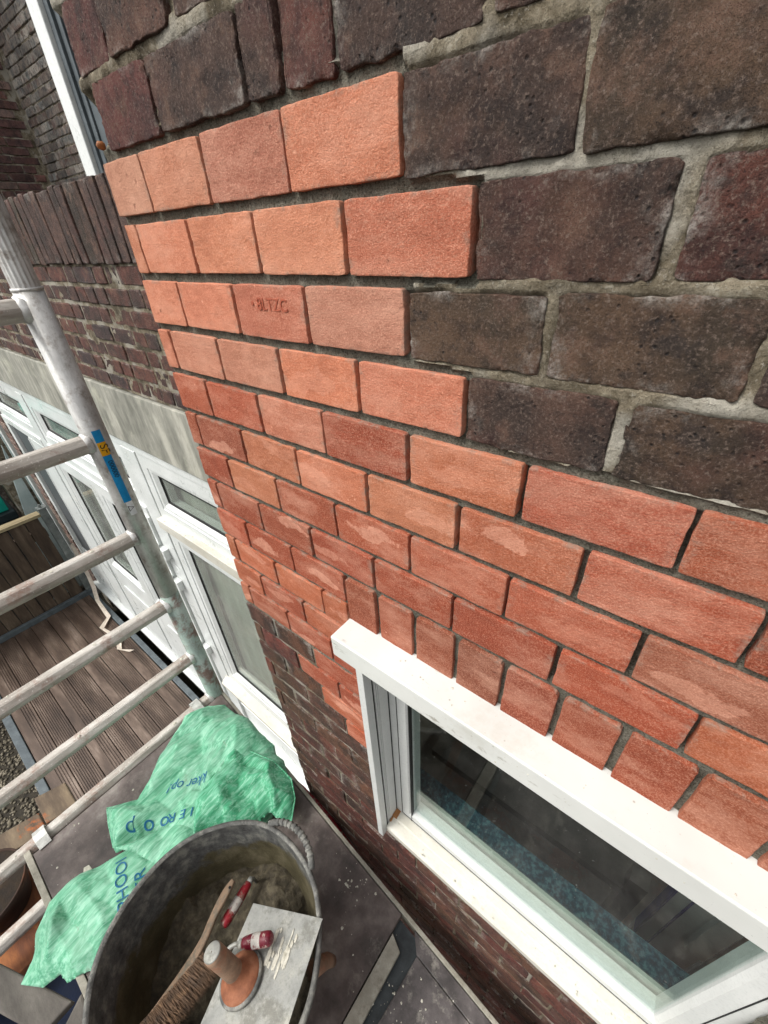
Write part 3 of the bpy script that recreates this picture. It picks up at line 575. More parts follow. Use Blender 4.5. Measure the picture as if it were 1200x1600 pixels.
# ------------------------------------------------------------------ the window in the near wall
win = bpy.data.objects.new('window', None); COL.objects.link(win); win.parent = house; win.location = (-0.2, -0.15, 2.4)
FY = 0.262
b = MB(); b.box((-0.343, FY, -0.543), (0.62, WALL_Y + 0.02, -0.500)); tag(b.build('head_board', 'scuffed_white', win, bevel=0.0022), 'dusty white plastic head board')
b = MB(); b.box((-0.298, FY + 0.001, -1.150), (-0.2845, FY + 0.018, -0.5432)); b.box((-0.2915, FY + 0.0182, -1.145), (-0.2885, 0.316, -0.5432)); b.build('side_trim', 'window_plastic', win, bevel=0.0008)
# left reveal with grooved profile: dark seal, two ribs, then the broad lining
b = MB(); b.box((-0.2905, FY + 0.018, -1.14), (-0.2868, FY + 0.0225, -0.5434)); b.box((-0.2865, 0.3155, -1.125), (-0.2835, 0.3195, -0.5434)); b.box((-0.2425, 0.3165, -1.118), (-0.2405, 0.325, -0.5434))
b.build('seal', 'seal_black', win)
b = MB(); b.box((-0.2903, FY + 0.0230, -1.147), (-0.2846, FY + 0.0262, -0.5436)); b.box((-0.2903, FY + 0.0275, -1.139), (-0.2843, FY + 0.0300, -0.5436)); b.box((-0.2903, FY + 0.031, -1.135), (-0.2838, 0.3150, -0.5436))
b.build('reveal_lining', 'window_plastic', win, bevel=0.0006)
fr = MB(); fr.rectprof(-0.284, 0.276, -1.122, -0.47, [(0.0, 0.345), (0.0, 0.3175), (0.0165, 0.3175), (0.018, 0.3165), (0.036, 0.3165), (0.042, 0.3225), (0.0435, 0.329), (0.0435, 0.350), (0, 0.350)])
fr.build('frame', 'window_plastic', win)
b = MB(); b.rectprof(-0.284 + 0.0165, 0.276 - 0.0165, -1.1055, -0.4865, [(0, 0.3180), (0, 0.3158), (0.0012, 0.3158), (0.0012, 0.3180)]); b.build('joint_line', 'seal_black', win)
# sill: sloping top in two steps and a nosing
b = MB(); pr = [(0.275, -1.142), (0.275, -1.1245), (0.279, -1.1205), (0.2985, -1.1165), (0.300, -1.1145), (0.3172, -1.1120), (0.3172, -1.142)]
n = len(pr); b.add([(-0.2835, y, z) for y, z in pr] + [(0.62, y, z) for y, z in pr], [tuple(range(n)), tuple(range(2 * n - 1, n - 1, -1))] + [(i, n + i, n + (i + 1) % n, (i + 1) % n) for i in range(n)])
sill = b.build('sill', 'sill_plastic', win, bevel=0.0008)
b = MB(); b.box((-0.2834, 0.2990, -1.1163), (-0.272, 0.3168, -1.1112)); b.box((-0.2832, 0.288, -1.119), (-0.2795, 0.2985, -1.1150)); b.build('rust_stain', 'rust_stain', sill)
b = MB(); b.box((-0.2425, 0.3262, -1.08), (0.2345, 0.3300, -0.50)); tag(b.build('pane', 'window_glass', win), 'dusty glass pane')
b = MB(); b.box((-0.297, 0.3, -1.1), (-0.2915, 0.36, -0.51)); b.build('reveal_edge', 'window_plastic', win)
b = MB(); b.box((0.277, 0.263, -1.12), (0.29, 0.36, -0.5436)); b.build('reveal_edge', 'window_plastic', win)
b = MB(); b.box((-0.30, 0.351, -1.13), (0.30, 0.372, -1.092)); tag(b.build('inner_frame_ledge', 'pale_green_sill', win), 'pale ledge inside the glass')
b = MB(); b.box((-0.45, 0.3725, -1.16), (0.45, 0.418, -1.098)); tag(b.build('inner_sill', 'speckled_blue_stone', win), 'speckled blue stone sill inside the glass')
# the room behind
b = MB(); RX0, RX1, RY1, RZ0, RZ1 = -0.60, 1.3, 2.5, -2.9, -0.35
b.add([(RX0, 0.43, RZ0), (RX1, 0.43, RZ0), (RX1, RY1, RZ0), (RX0, RY1, RZ0), (RX0, 0.43, RZ1), (RX1, 0.43, RZ1), (RX1, RY1, RZ1), (RX0, RY1, RZ1)], [(4, 5, 6, 7), (0, 3, 7, 4)])
b.build('room_walls', 'dark_interior', house)
b = MB(); b.box((1.30, 0.43, -2.9), (1.33, 2.5, -2.3)); b.build('side_wall', 'dark_interior', house)
b = MB(); b.add([(RX0, 0.42, RZ0 + 0.01), (RX1, 0.42, RZ0 + 0.01), (RX1, RY1, RZ0 + 0.01), (RX0, RY1, RZ0 + 0.01)], [(0, 1, 2, 3)]); b.build('room_floor', 'interior_floor', house)
d = thing('striped_panel', (0.54, 1.02, -2.89), 'white panel with two blue stripes seen dimly through the near window', 'panel')
b = MB(); b.box((0.455, 1.0, -2.62), (0.50, 1.05, -1.5)); b.box((0.507, 1.0, -2.62), (0.56, 1.05, -1.5)); b.box((0.585, 1.0, -2.45), (0.65, 1.05, -1.5)); b.box((0.45, 1.03, -2.89), (0.66, 1.06, -1.5)); b.build('board', 'striped_white', d)
b = MB(); b.box((0.4465, 0.995, -2.62), (0.4545, 1.05, -1.5)); b.box((0.5005, 0.995, -2.66), (0.5065, 1.05, -1.5)); b.build('stripe', 'blue_stripe', d)
b = MB(); b.box((0.30, 0.9, -2.89), (0.36, 0.96, -2.0)); b.box((-0.55, 0.9, -2.15), (0.36, 1.4, -2.1)); tag(b.build('cupboard', 'dark_interior'), 'dark low cupboard seen through the near window', 'cupboard')
b = MB(); b.box((0.62, 0.75, -2.89), (1.1, 0.95, -1.9)); tag(b.build('amber_box', 'amber_wood'), 'dark amber wooden box at the right inside the near window', 'box')

# ------------------------------------------------------------------ the lower extension, parallel to the wall and set back
ext = thing('house_extension', (-3.1, 0.8, -3.6), 'low dark brick extension with a concrete lintel over white plastic doors', 'building')
EY = 0.639; EX0 = -5.12; EX1 = -0.68
def coarse(mb, x0, x1, z0, z1, y, tint, depth=0.05, j=0.0015, rn_=None):
    brick(mb, x0, x1, z0, z1, y, tint, 6, 4, 0.0035, 0.0025, 0.004, depth, rn_.uniform(0, 90), (0, 0, 0), 0.005)
rn2 = np.random.default_rng(21)
b = MB(); x = EX0
SO = ['#4a3630', '#55403a', '#3f342c', '#5a3d36', '#473f33', '#4f3a30', '#5c443c']
while x < EX1:
    w = 0.058 + rn2.uniform(-0.004, 0.004); c = rgb(SO[rn2.integers(7)])
    coarse(b, x + 0.003, x + w - 0.002, -0.040 + rn2.uniform(-0.003, 0.003), 0.166 + rn2.uniform(-0.006, 0.004), EY - rn2.uniform(0, 0.006), c, 0.10, rn_=rn2); x += w
tag(b.build('parapet_coping', 'farbrick', ext, smooth=True), 'upright soot-dark coping bricks')
b = MB(); EC = ['#5a3a33', '#6a3f36', '#4f3834', '#613a30', '#443536', '#70463b', '#563c36']
for r in range(7):
    z1 = -0.0455 - r * 0.0621; x = EX0 - (0.06 if r % 2 else 0)
    while x < EX1:
        w = 0.2 if rn2.random() < 0.42 else 0.102; w *= rn2.uniform(0.93, 1.05) * 0.85
        coarse(b, max(x, EX0) + 0.004, min(x + w, EX1) - 0.004, z1 - 0.052, z1 - 0.001, EY + 0.006 + rn2.uniform(-0.003, 0.003), rgb(EC[rn2.integers(7)], rn2.uniform(0.8, 1.15)), 0.03, rn_=rn2); x += w
b.build('brick_courses', 'farbrick', ext, smooth=True)
gx2 = np.arange(EX0, EX1, 0.012); gz2 = np.arange(-0.478, 0.14, 0.009); A, B = np.meshgrid(gx2, gz2, indexing='ij'); a, c = A.ravel(), B.ravel()
b = MB(); b.v = np.stack([a, EY + 0.0090 + fbm(a, c, 40, 81, 3) * 0.003 + (c > -0.035) * 0.012, c], -1).tolist()
idx = np.arange(len(a)).reshape(A.shape); b.f = np.stack([idx[:-1, :-1], idx[1:, :-1], idx[1:, 1:], idx[:-1, 1:]], -1).reshape(-1, 4).tolist()
b.build('mortar_joints', 'oldmortar', ext, smooth=True)
b = MB(); b.box((EX0, EY + 0.032, -0.472), (EX1, EY + 0.2, 0.13)); b.build('parapet_core', 'oldmortar', ext)
b = MB(); b.box((EX0, EY - 0.002, -0.752), (EX1, EY + 0.26, -0.4835)); b.build('lintel', 'lintel_concrete', ext, bevel=0.004)
b = MB(); b.box((EX0, EY + 0.201, 0.03), (EX1, 4.0, 0.06)); b.build('flat_roof', 'roof_felt', ext)
b = MB(); b.box((-2.4, 0.664, -3.6), (-0.7, 0.69, -3.15)); b.box((EX0, 0.664, -3.6), (-2.402, 0.69, -3.16)); b.build('plinth', 'dark_soil', ext)

def unit(x0, x1, z0, z1, y, w, name='window', body='white_plastic', parent=ext, g='door_glass', label=None):
    f = MB(); f.rectprof(x0, x1, z0, z1, [(0, y + 0.07), (0, y), (w * 0.62, y), (w * 0.64, y + 0.004), (w * 0.80, y + 0.006), (w, y + 0.022), (w, y + 0.07)])
    fo = tag(f.build(name, body, parent), label)
    s_ = MB(); s_.rectprof(x0 + w * 0.985, x1 - w * 0.985, z0 + w * 0.985, z1 - w * 0.985, [(0, y + 0.020), (0.007, y + 0.0195), (0.007, y + 0.03)]); s_.build('seal', 'seal_black', fo)
    p_ = MB(); p_.box((x0 + w * 0.97, y + 0.0265, z0 + w * 0.97), (x1 - w * 0.97, y + 0.0305, z1 - w * 0.97)); p_.build('pane', g, fo)
    return fo
b = MB(); b.box((EX0 + 0.22, 0.648, -0.800), (EX1, 0.735, -0.7525)); b.build('outer_head_frame', 'white_plastic', ext, bevel=0.003)
for (x0, x1) in ((-2.215, -2.065), (-3.875, -3.745)):
    b = MB(); b.box((x0, 0.646, -3.15), (x1, 0.735, -0.801)); b.build('mullion', 'white_plastic', ext, bevel=0.003)
unit(-2.062, -0.70, -1.165, -0.802, 0.652, 0.105)
unit(-2.062, -0.70, -2.52, -1.225, 0.652, 0.120, label='tall white window beside the door hinges')
b = MB(); b.box((-2.063, 0.622, -1.2245), (-0.7, 0.72, -1.1655)); b.build('transom', 'sill_plastic', ext, bevel=0.004)
pr = [(0.60, -2.565), (0.60, -2.585), (0.70, -2.60), (0.70, -2.521), (0.655, -2.521)]; n = len(pr); b = MB()
b.add([(-2.09, y, z) for y, z in pr] + [(-0.7, y, z) for y, z in pr], [tuple(range(n)), tuple(range(2 * n - 1, n - 1, -1))] + [(i, n + i, n + (i + 1) % n, (i + 1) % n) for i in range(n)])
tag(b.build('sill', 'sill_plastic', ext), 'white sill spotted with mortar splashes')
b = MB(); b.box((-2.063, 0.664, -3.15), (-0.7, 0.70, -2.601)); b.box((-2.063, 0.655, -2.86), (-0.7, 0.6635, -2.848)); b.build('lower_panel', 'white_plastic', ext)
unit(-3.742, -2.218, -1.165, -0.802, 0.652, 0.120)
b = MB(); b.box((-3.743, 0.640, -1.2245), (-2.217, 0.72, -1.1655)); b.build('transom', 'white_plastic', ext, bevel=0.004)
for (x0, x1, lb) in ((-3.742, -2.98, 'far leaf of the white double door'), (-2.976, -2.218, 'near leaf of the white double door')):
    leaf = unit(x0, x1, -2.36, -1.228, 0.630, 0.135, 'door', label=lb)
    b = MB(); b.box((x0, 0.632, -3.13), (x1, 0.69, -2.362)); b.build('door_panel', 'white_plastic', leaf, bevel=0.004)
    b = MB(); b.box((x0 + 0.13, 0.624, -3.0), (x1 - 0.13, 0.6315, -2.5)); b.build('raised_panel', 'white_plastic', leaf, bevel=0.006)
unit(-4.90, -3.878, -1.165, -0.802, 0.652, 0.120)
b = MB(); b.box((-4.90, 0.640, -1.2245), (-3.877, 0.72, -1.1655)); b.build('transom', 'white_plastic', ext, bevel=0.004)
b = MB(); b.box((-4.90, 0.640, -3.15), (-4.80, 0.72, -1.2255)); b.build('door_post', 'white_plastic', ext, bevel=0.003)
b = MB(); b.box((-4.24, 0.638, -3.15), (-3.878, 0.72, -1.2255)); b.box((-4.245, 0.6335, -3.1), (-4.225, 0.6375, -1.24)); b.build('door_stile', 'white_plastic', ext, bevel=0.003)
b = MB(); b.box((-4.7985, 0.665, -2.62), (-4.2415, 0.70, -1.2260)); tag(b.build('grey_door_panel', 'grey_panel', ext), 'flat dark grey infill panel')
b = MB(); b.box((-4.7985, 0.655, -3.15), (-4.2415, 0.71, -2.622)); b.build('bottom_rail', 'white_plastic', ext, bevel=0.003)
b = MB(); b.box((-4.93, 0.598, -3.192), (-1.2, 0.70, -3.152)); b.build('door_threshold', 'white_plastic', ext, bevel=0.004)
for z in (-1.44, -1.68, -2.28):
    b = MB(); b.box((-2.30, 0.600, z - 0.05), (-2.215, 0.6285, z + 0.03)); b.tube([(-2.222, 0.600, z - 0.10), (-2.222, 0.600, z + 0.06)], 0.014, 12); b.box((-2.21, 0.612, z - 0.05), (-2.15, 0.6455, z + 0.02))
    b.build('hinge', 'white_plastic', ext, bevel=0.003)
# curtains and dark rooms behind the panes
def curtain(x0, x1, z0, z1, y, mat, amp=0.012, f=60):
    b = MB(); n = int((x1 - x0) / 0.012)
    for i in range(n + 1):
        x = x0 + (x1 - x0) * i / n; yy = y + amp * math.sin(x * f) + amp * 0.6 * math.sin(x * f * 0.37 + 1)
        b.v += [(x, yy, z0), (x, yy, z1)]
    b.f = [(2 * i, 2 * i + 2, 2 * i + 3, 2 * i + 1) for i in range(n)]
    return b.build('curtain', mat, ext, smooth=True)
curtain(-1.92, -0.8, -2.5, -0.8, 0.735, 'curtain_cloth', 0.006); curtain(-2.75, -2.3, -1.16, -0.85, 0.73, 'pink_curtain', 0.008, 30)
curtain(-3.6, -2.76, -1.16, -0.85, 0.76, 'curtain_cloth', 0.01, 25); curtain(-3.6, -3.12, -2.3, -1.35, 0.735, 'curtain_cloth', 0.01, 25); curtain(-2.85, -2.35, -2.3, -1.35, 0.735, 'curtain_cloth', 0.01, 25); curtain(-4.8, -3.98, -1.1, -0.9, 0.75, 'curtain_cloth', 0.01, 25)
b = MB(); b.box((EX0 + 0.1, 1.35, -3.2), (EX1, 1.4, -0.7)); b.build('inner_wall', 'curtain_cloth', ext)
b = MB(); b.box((EX0 + 0.1, 0.74, -3.25), (EX1, 1.34, -3.2)); b.build('inner_floor', 'dark_interior', ext)
# the bright brick pier at the far end
b = MB(); rr = np.random.default_rng(3)
for r in range(40):
    z1 = -0.756 - r * 0.0625
    for k, (x0, x1) in enumerate(((-5.10, -4.995), (-4.985, -4.91))) if r % 2 else enumerate(((-5.10, -4.91),)):
        coarse(b, x0, x1, z1 - 0.053, z1, EY - 0.01, rgb(['#8d7468', '#a08a7c', '#7c6258'][rr.integers(3)]), 0.04, rn_=rr)
b.build('end_pier_bricks', 'farbrick', ext, smooth=True)
b = MB(); b.box((-5.11, EY + 0.003, -3.6), (-4.905, EY + 0.09, -0.7535)); b.build('end_pier', 'oldmortar', ext)

# white corner post rising behind the parapet
p = thing('corner_post', (-2.09, 0.93, 0.06), 'white square post with a grey side rising behind the parapet at the top left', 'post')
b = MB(); b.box((-2.145, 0.90, 0.061), (-2.062, 0.955, 1.7)); b.build('post_face', 'white_plastic', p, bevel=0.004)
b = MB(); b.box((-2.0612, 0.915, 0.061), (-2.03, 0.95, 1.7)); b.box((-2.0295, 0.925, 0.061), (-2.00, 0.96, 1.7)); b.box((-1.9993, 0.932, 0.061), (-1.93, 0.965, 1.7)); b.build('side_profile', 'slate_grey_metal', p, bevel=0.002)

# the neighbouring brick building meeting in an inner corner
nb = thing('neighbour_wall', (-5.6, 2.04, -3.6), 'soot stained brick walls of the next house meeting in an inner corner, far top left', 'wall')
b, b2 = MB(), MB(); rr = np.random.default_rng(31)
NA = ['#a39b91', '#b5ada2', '#8b837a', '#bdb5a9', '#a2958a']; NB = ['#7a5653', '#6d4c4a', '#8a6058', '#7c5c56', '#957b72']
for r in range(52):
    z1 = 3.35 - r * 0.0625
    for tgt, end, mb_, cols in ((-5.58, -2.9, b, NA), (0.0, 1.5, b2, NB)):
        q = tgt + (0.055 if r % 2 else 0)
        while q < end:
            w = rr.choice([0.105, 0.21], p=[0.35, 0.65]) * rr.uniform(0.94, 1.06)
            brick(mb_, q + 0.004, q + w - 0.004, z1 - 0.054 + rr.uniform(-0.003, 0.002), z1 + rr.uniform(-0.003, 0.003), rr.uniform(-0.006, 0.007), rgb(cols[rr.integers(5)], rr.uniform(0.65, 1.25)), 5, 3, 0.006, 0.005, 0.005, 0.03, rr.uniform(0, 90), (0, 0, 0), 0.006); q += w
b.v = [(x, 2.0 + y, z) for x, y, z in b.v]; b2.v = [(-5.60 - y, 2.0 - x - 0.012, z) for x, y, z in b2.v]
b.build('pale_brick_face', 'farbrick', nb, smooth=True); b2.build('red_brick_face', 'farbrick', nb, smooth=True)
b = MB(); b.box((-5.9, 2.010, -3.6), (-2.9, 2.3, 3.36)); b.box((-5.9, 0.45, -3.6), (-5.610, 2.009, 3.36)); b.build('mortar', 'oldmortar', nb)

# ------------------------------------------------------------------ ground, decking and fence
b = MB(); b.add([(-60, -60, -3.6), (60, -60, -3.6), (60, 60, -3.6), (-60, 60, -3.6)], [(0, 1, 2, 3)]); tag(b.build('ground', 'gravel_ground', base=(0, 0, -3.6)), kind='structure')
b = MB(); rr = np.random.default_rng(8); ico = bmesh.new(); bmesh.ops.create_icosphere(ico, subdivisions=1, radius=1); iv = np.array([v.co[:] for v in ico.verts]); iff = [tuple(v.index for v in f.verts) for f in ico.faces]; ico.free()
for i in range(5200):
    x, y = rr.uniform(-4.9, -1.6), rr.uniform(-1.5, -0.5); s = rr.uniform(0.006, 0.014)
    v = iv * np.array([s * rr.uniform(0.8, 1.5), s * rr.uniform(0.8, 1.4), s * 0.7]); a = rr.uniform(0, 6.28); ca, sa = math.cos(a), math.sin(a)
    v = np.stack([v[:, 0] * ca - v[:, 1] * sa + x, v[:, 0] * sa + v[:, 1] * ca + y, v[:, 2] - 3.6 + s * 0.4], -1); b.add(v.tolist(), iff)
tag(b.build('gravel', 'pebble', smooth=True, base=(-3, -1, -3.6)), kind='stuff')
DZ = -3.2
dk = bpy.data.objects.new('decking', None); COL.objects.link(dk); dk.location = (-3.0, 0, DZ + EYE - 0.03); dk['kind'] = 'structure'
b = MB(); y = -0.50; rr = np.random.default_rng(4)
for i in range(7):
    w = 0.1425; x0, x1 = -4.80, -1.0; k0 = y; prof = [(y + 0.002, DZ - 0.024), (y + 0.002, DZ - 0.002), (y + 0.005, DZ)]
    ng = 9 if i % 2 else 4
    for g in range(ng):
        gy = y + 0.016 + g * (0.110 if ng == 9 else 0.05) / (ng - 1) + (0 if ng == 9 else 0.055)
        prof += [(gy - 0.0042, DZ), (gy - 0.0032, DZ - 0.006), (gy + 0.0032, DZ - 0.006), (gy + 0.0042, DZ)]
    prof += [(y + w - 0.007, DZ), (y + w - 0.004, DZ - 0.002), (y + w - 0.004, DZ - 0.024)]; prof.sort(key=lambda q: q[0]) if False else None
    n = len(prof); b.add([(x0, *q) for q in prof] + [(x1, *q) for q in prof], [(j, n + j, n + j + 1, j + 1) for j in range(n - 1)]); y += w
b.build('deck_boards', 'composite_board', dk)
b = MB(); b.box((-4.80, -0.56, -3.33), (-1.0, -0.503, -3.188)); b.build('edge_beam', 'slate_grey_metal', dk, bevel=0.004)
b = MB(); b.box((-4.80, 0.500, -3.24), (-1.0, 0.548, -3.188)); b.build('kerb_board', 'slate_grey_metal', dk, bevel=0.004)
b = MB(); b.box((-4.845, -0.56, -3.3), (-4.805, 0.55, -3.15)); b.build('end_board', 'slate_grey_metal', dk, bevel=0.004)
b = MB(); b.box((-4.8, -0.49, -3.58), (-1.0, 0.55, -3.23)); b.build('underdeck_shade_fill', 'dark_soil', dk)  # solid dark block standing in for the shade under the deck

fe = thing('garden_fence', (-4.9, -0.7, -3.6), 'weathered brown board fence with a pale cap at the far end of the decking', 'fence')
b = MB(); y = 0.47; rr = np.random.default_rng(6)
while y > -2.6:
    w = rr.uniform(0.10, 0.135); b.box((-4.875 - rr.uniform(0, 0.012), y - w + 0.007, -3.6), (-4.855 + rr.uniform(-0.004, 0.004), y, -2.16 - rr.uniform(0, 0.02))); y -= w
b.build('fence_boards', 'fence_wood', fe, bevel=0.002)
b = MB(); b.box((-4.93, -2.6, -2.155), (-4.83, 0.50, -2.125)); b.build('cap_rail', 'cap_wood', fe, bevel=0.003)
b = MB(); b.box((-4.935, -2.6, -2.95), (-4.885, 0.48, -2.86)); b.box((-4.935, -2.6, -2.40), (-4.885, 0.48, -2.31)); b.build('back_rail', 'fence_wood', fe)
b = MB(); b.box((-4.885, 0.502, -3.6), (-4.82, 0.565, -2.08)); b.build('steel_post', 'galvanised_steel', fe, bevel=0.003)
b = MB(); b.box((-4.89, 0.495, -2.0795), (-4.81, 0.572, -2.07)); b.tube([(-4.85, 0.53, -2.07), (-4.85, 0.53, -2.04)], 0.012, 8); b.build('post_cap', 'galvanised_steel', fe)
tp = MB(); pts = [(-4.80, 0.595, -2.55), (-4.795, 0.585, -2.9), (-4.72, 0.56, -3.10), (-4.50, 0.50, -3.12), (-4.24, 0.485, -3.185), (-4.12, 0.37, -3.17), (-3.86, 0.42, -3.19), (-3.70, 0.36, -3.175), (-3.60, 0.43, -3.19)]
wd = 0.022
for i, q in enumerate(pts):
    sx = 0.0 if i < 2 else wd * 0.5; tp.v += [(q[0] - sx, q[1] - wd * (0.7 if i % 2 else 1), q[2] + (0.014 if i % 2 else 0)), (q[0] + sx, q[1] + wd * 0.7, q[2] - (0 if i % 2 else -0.01))]
tp.f = [(2 * i, 2 * i + 2, 2 * i + 3, 2 * i + 1) for i in range(len(pts) - 1)]
tag(tp.build('packing_strap', 'paper_tape', solid=0.0012, base=(-4.2, 0.45, -3.2)), 'pale crumpled packing strap trailing over the brown decking', 'strap')

# beyond the fence
s = thing('garden_store', (-6.1, 0.0, -3.6), 'turquoise garden store with a charcoal louvred base beyond the fence', 'storage box')
b = MB(); b.box((-6.4, -1.2, -2.35), (-5.75, 0.38, -1.45)); b.build('turquoise_body', 'turquoise_panel', s, bevel=0.01)
b = MB()
for k in range(6): b.box((-6.45, -1.25, -3.0 + k * 0.11), (-5.70, 0.42, -2.905 + k * 0.11))
b.box((-6.4, -1.2, -3.6), (-5.74, 0.40, -3.001)); b.build('louvred_base', 'charcoal_plastic', s, bevel=0.012)
w = thing('white_garden_post', (-5.35, 0.66, -3.6), 'tall white post beside the end of the extension, above the fence', 'post')
b = MB(); b.box((-5.42, 0.63, -3.6), (-5.32, 0.72, 0.5)); b.build('post', 'white_plastic', w, bevel=0.004)
b = MB(); b.box((-5.44, 0.62, -2.9), (-5.425, 0.73, -1.0)); b.build('cover_strip', 'pale_sheet', w)
b = MB(); b.add([(-5.55, 0.60, -3.5), (-5.55, 0.25, -3.5), (-5.55, 0.60, -1.6), (-5.52, 0.60, -3.5), (-5.52, 0.25, -3.5), (-5.52, 0.60, -1.6)], [(0, 1, 2), (5, 4, 3), (0, 3, 4, 1), (1, 4, 5, 2), (2, 5, 3, 0)])
tag(b.build('pale_sheet', 'pale_sheet'), 'pale metal sheet leaning between the turquoise store and white post', 'sheet')
b = MB(); b.box((-7.6, -6.0, -3.6), (-7.4, 4.0, -1.2)); tag(b.build('back_garden_wall', 'farbrick'), 'dull brown wall at the back of the garden behind the turquoise store', 'wall')
me = bpy.data.objects['back_garden_wall'].data; ca = me.color_attributes.new('tint', 'FLOAT_COLOR', 'POINT'); ca.data.foreach_set('color', [0.1, 0.08, 0.07, 1] * len(me.vertices)); me.uv_layers.new(name='face')

# ------------------------------------------------------------------ the scaffold tower frame
LX = -1.215
sc = thing('scaffold_tower', (LX, -0.35, -3.6), 'battered aluminium ladder frame of a scaffold tower, mortar on its rungs', 'scaffold tower')
def upright(y, top, nm='upright'):
    b = MB(); b.tube([(LX + 0.01, y, -3.6), (LX, y, -0.95)], 0.0285, 28); b.build(nm, 'patina_tube', sc, smooth=True)
    b = MB(); b.tube([(LX, y, -0.9495), (LX, y, -0.062)], 0.0288, 28); u = tag(b.build(nm, 'weathered_aluminium', sc, smooth=True), None)
    b = MB(); b.tube([(LX, y, -0.066), (LX, y, -0.060)], 0.0300, 28); b.build('collar', 'weathered_aluminium', u, smooth=True)
    b = MB(); b.tube([(LX, y, -0.0615), (LX, y, top)], 0.0255, 36, rib=0.05); b.build('spigot_tube', 'weathered_aluminium', u)
    return u
UY = 0.312
up1 = upright(UY, 1.2); up2 = upright(-1.03, 1.2)
for z in (0.19, -0.10, -0.41, -0.71, -0.992, -1.262, -1.516, -1.79, -2.08, -2.37, -2.66):
    b = MB(); zz = z; sag = 0.0
    seg = 26; prof = []
    for k in range(seg):   # ribbed oval section
        an = 2 * math.pi * k / seg; r = 0.0225 * (1.0 + 0.055 * (1 if k % 4 < 2 else 0)); prof.append((math.cos(an) * r, math.sin(an) * r))
    ys = [UY - 0.027 + 0.008, UY - 0.040, -0.30, -0.70, -1.02]
    vs = [(LX + px, yy, zz + pz) for yy in ys for px, pz in prof]
    fs = [(i * seg + k, i * seg + (k + 1) % seg, (i + 1) * seg + (k + 1) % seg, (i + 1) * seg + k) for i in range(len(ys) - 1) for k in range(seg)]
    b.add(vs, fs); rung = b.build('rung', 'rung_aluminium', sc, smooth=True)
    md = rung.modifiers.new('e', 'EDGE_SPLIT'); md.split_angle = math.radians(24)
    b = MB(); b.tube([(LX, UY - 0.020, zz), (LX, UY - 0.026, zz), (LX, UY - 0.031, zz), (LX, UY - 0.034, zz)], [0.029, 0.0285, 0.0262, 0.0232], 28, caps=False); b.v = [(x + 0.0012 * math.sin(z_ * 900 + x * 500), y, z_ + 0.0010 * math.sin(x * 1100)) for x, y, z_ in b.v]; b.build('weld', 'weathered_aluminium', rung, smooth=True)
# the sticker wrapped round the upright
def wrap(z0, z1, a0, a1, r, mat, name, parent, n=10):
    b = MB()
    for i in range(n + 1):
        a = a0 + (a1 - a0) * i / n; b.v += [(LX + r * math.cos(a), UY + r * math.sin(a), z0), (LX + r * math.cos(a), UY + r * math.sin(a), z1)]
    b.f = [(2 * i, 2 * i + 2, 2 * i + 3, 2 * i + 1) for i in range(n)]; return b.build(name, mat, parent, smooth=True)
A0, A1 = math.radians(-26), math.radians(14); R0 = 0.0293
st = wrap(-0.585, -0.375, A0, A1, R0, 'sticker_blue', 'sticker', up1); tag(st, 'blue and yellow maker sticker')
wrap(-0.4435, -0.407, A0, A1, R0 + 0.0004, 'sticker_yellow', 'yellow_band', st)
wrap(-0.628, -0.5853, A0 + 0.1, A1, R0, 'striped_white', 'warning_label', st)
def onpole(txt, size, z, a, mat, name, rot=0):
    def pj_(b):
        b.v = [(LX + (R0 + 0.0008 + w * 0.1) * math.cos(a + u / R0), UY + (R0 + 0.0008 + w * 0.1) * math.sin(a + u / R0), z + v) for u, v, w in b.v]; return b
    text_mesh(name, txt, size, mat, st, Matrix.Rotation(rot, 4, 'Z'), 0.0001, project=pj_)
onpole('SF', 0.027, -0.425, math.radians(-2), 'ink_black', 'letters', math.radians(-90))
onpole('000000', 0.0165, -0.483, math.radians(-4), 'ink_black', 'serial_marks', math.radians(-90))
onpole('\u25b3', 0.02, -0.606, math.radians(-6), 'ink_black', 'warning_mark', math.radians(-90))

# ------------------------------------------------------------------ the working platform
PZ = -1.5
pf = thing('working_platform', (-0.7, 0, PZ - 0.05), 'dirty brown plywood scaffold platform under the bucket', 'platform')
b = MB(); b.box((-1.17, -0.33, PZ - 0.030), (0.9, 0.12, PZ - 0.022)); b.prism([(-0.6, 0.1205), (0.3, 0.1205), (0.3, 0.19), (-0.6, 0.26)], PZ - 0.030, PZ - 0.022); b.build('gap_shade_sheet', 'gap_shade', pf)  # added dark sheet, so the gaps between the panels look shaded
e = lambda x: 0.226 - (x - 0.058) * 0.0865            # its long edge next to the wall
b = MB(); b.prism([(-1.180, -0.333), (-0.225, -0.333), (-0.225, e(-0.225) - 0.012), (-1.180, e(-1.18) - 0.012)], PZ - 0.015, PZ); tag(b.build('deck_panel', 'phenolic_plywood', pf, bevel=0.002), 'brown panel under the green sack')
b = MB(); b.prism([(-0.184, 0.04 - 0.36), (0.9, -0.32), (0.9, e(0.9) - 0.05), (-0.150, e(-0.15) - 0.044)], PZ - 0.012, PZ - 0.001); tag(b.build('hatch_panel', 'purple_grey_plywood', pf, bevel=0.002), 'grey smeared panel beside the aluminium strip')
b = MB(); b.prism([(-0.222, -0.333), (-0.187, -0.333), (-0.187, e(-0.187) - 0.068), (-0.222, e(-0.222) - 0.055)], PZ - 0.012, PZ + 0.004); b.build('cross_strip', 'strip_aluminium', pf, bevel=0.0015)
b = MB(); b.prism([(-1.18, e(-1.18) - 0.0105), (0.9, e(0.9) - 0.0105), (0.9, e(0.9)), (-1.18, e(-1.18))], PZ - 0.05, PZ + 0.003); b.build('wall_side_rail', 'strip_aluminium', pf, bevel=0.0015)
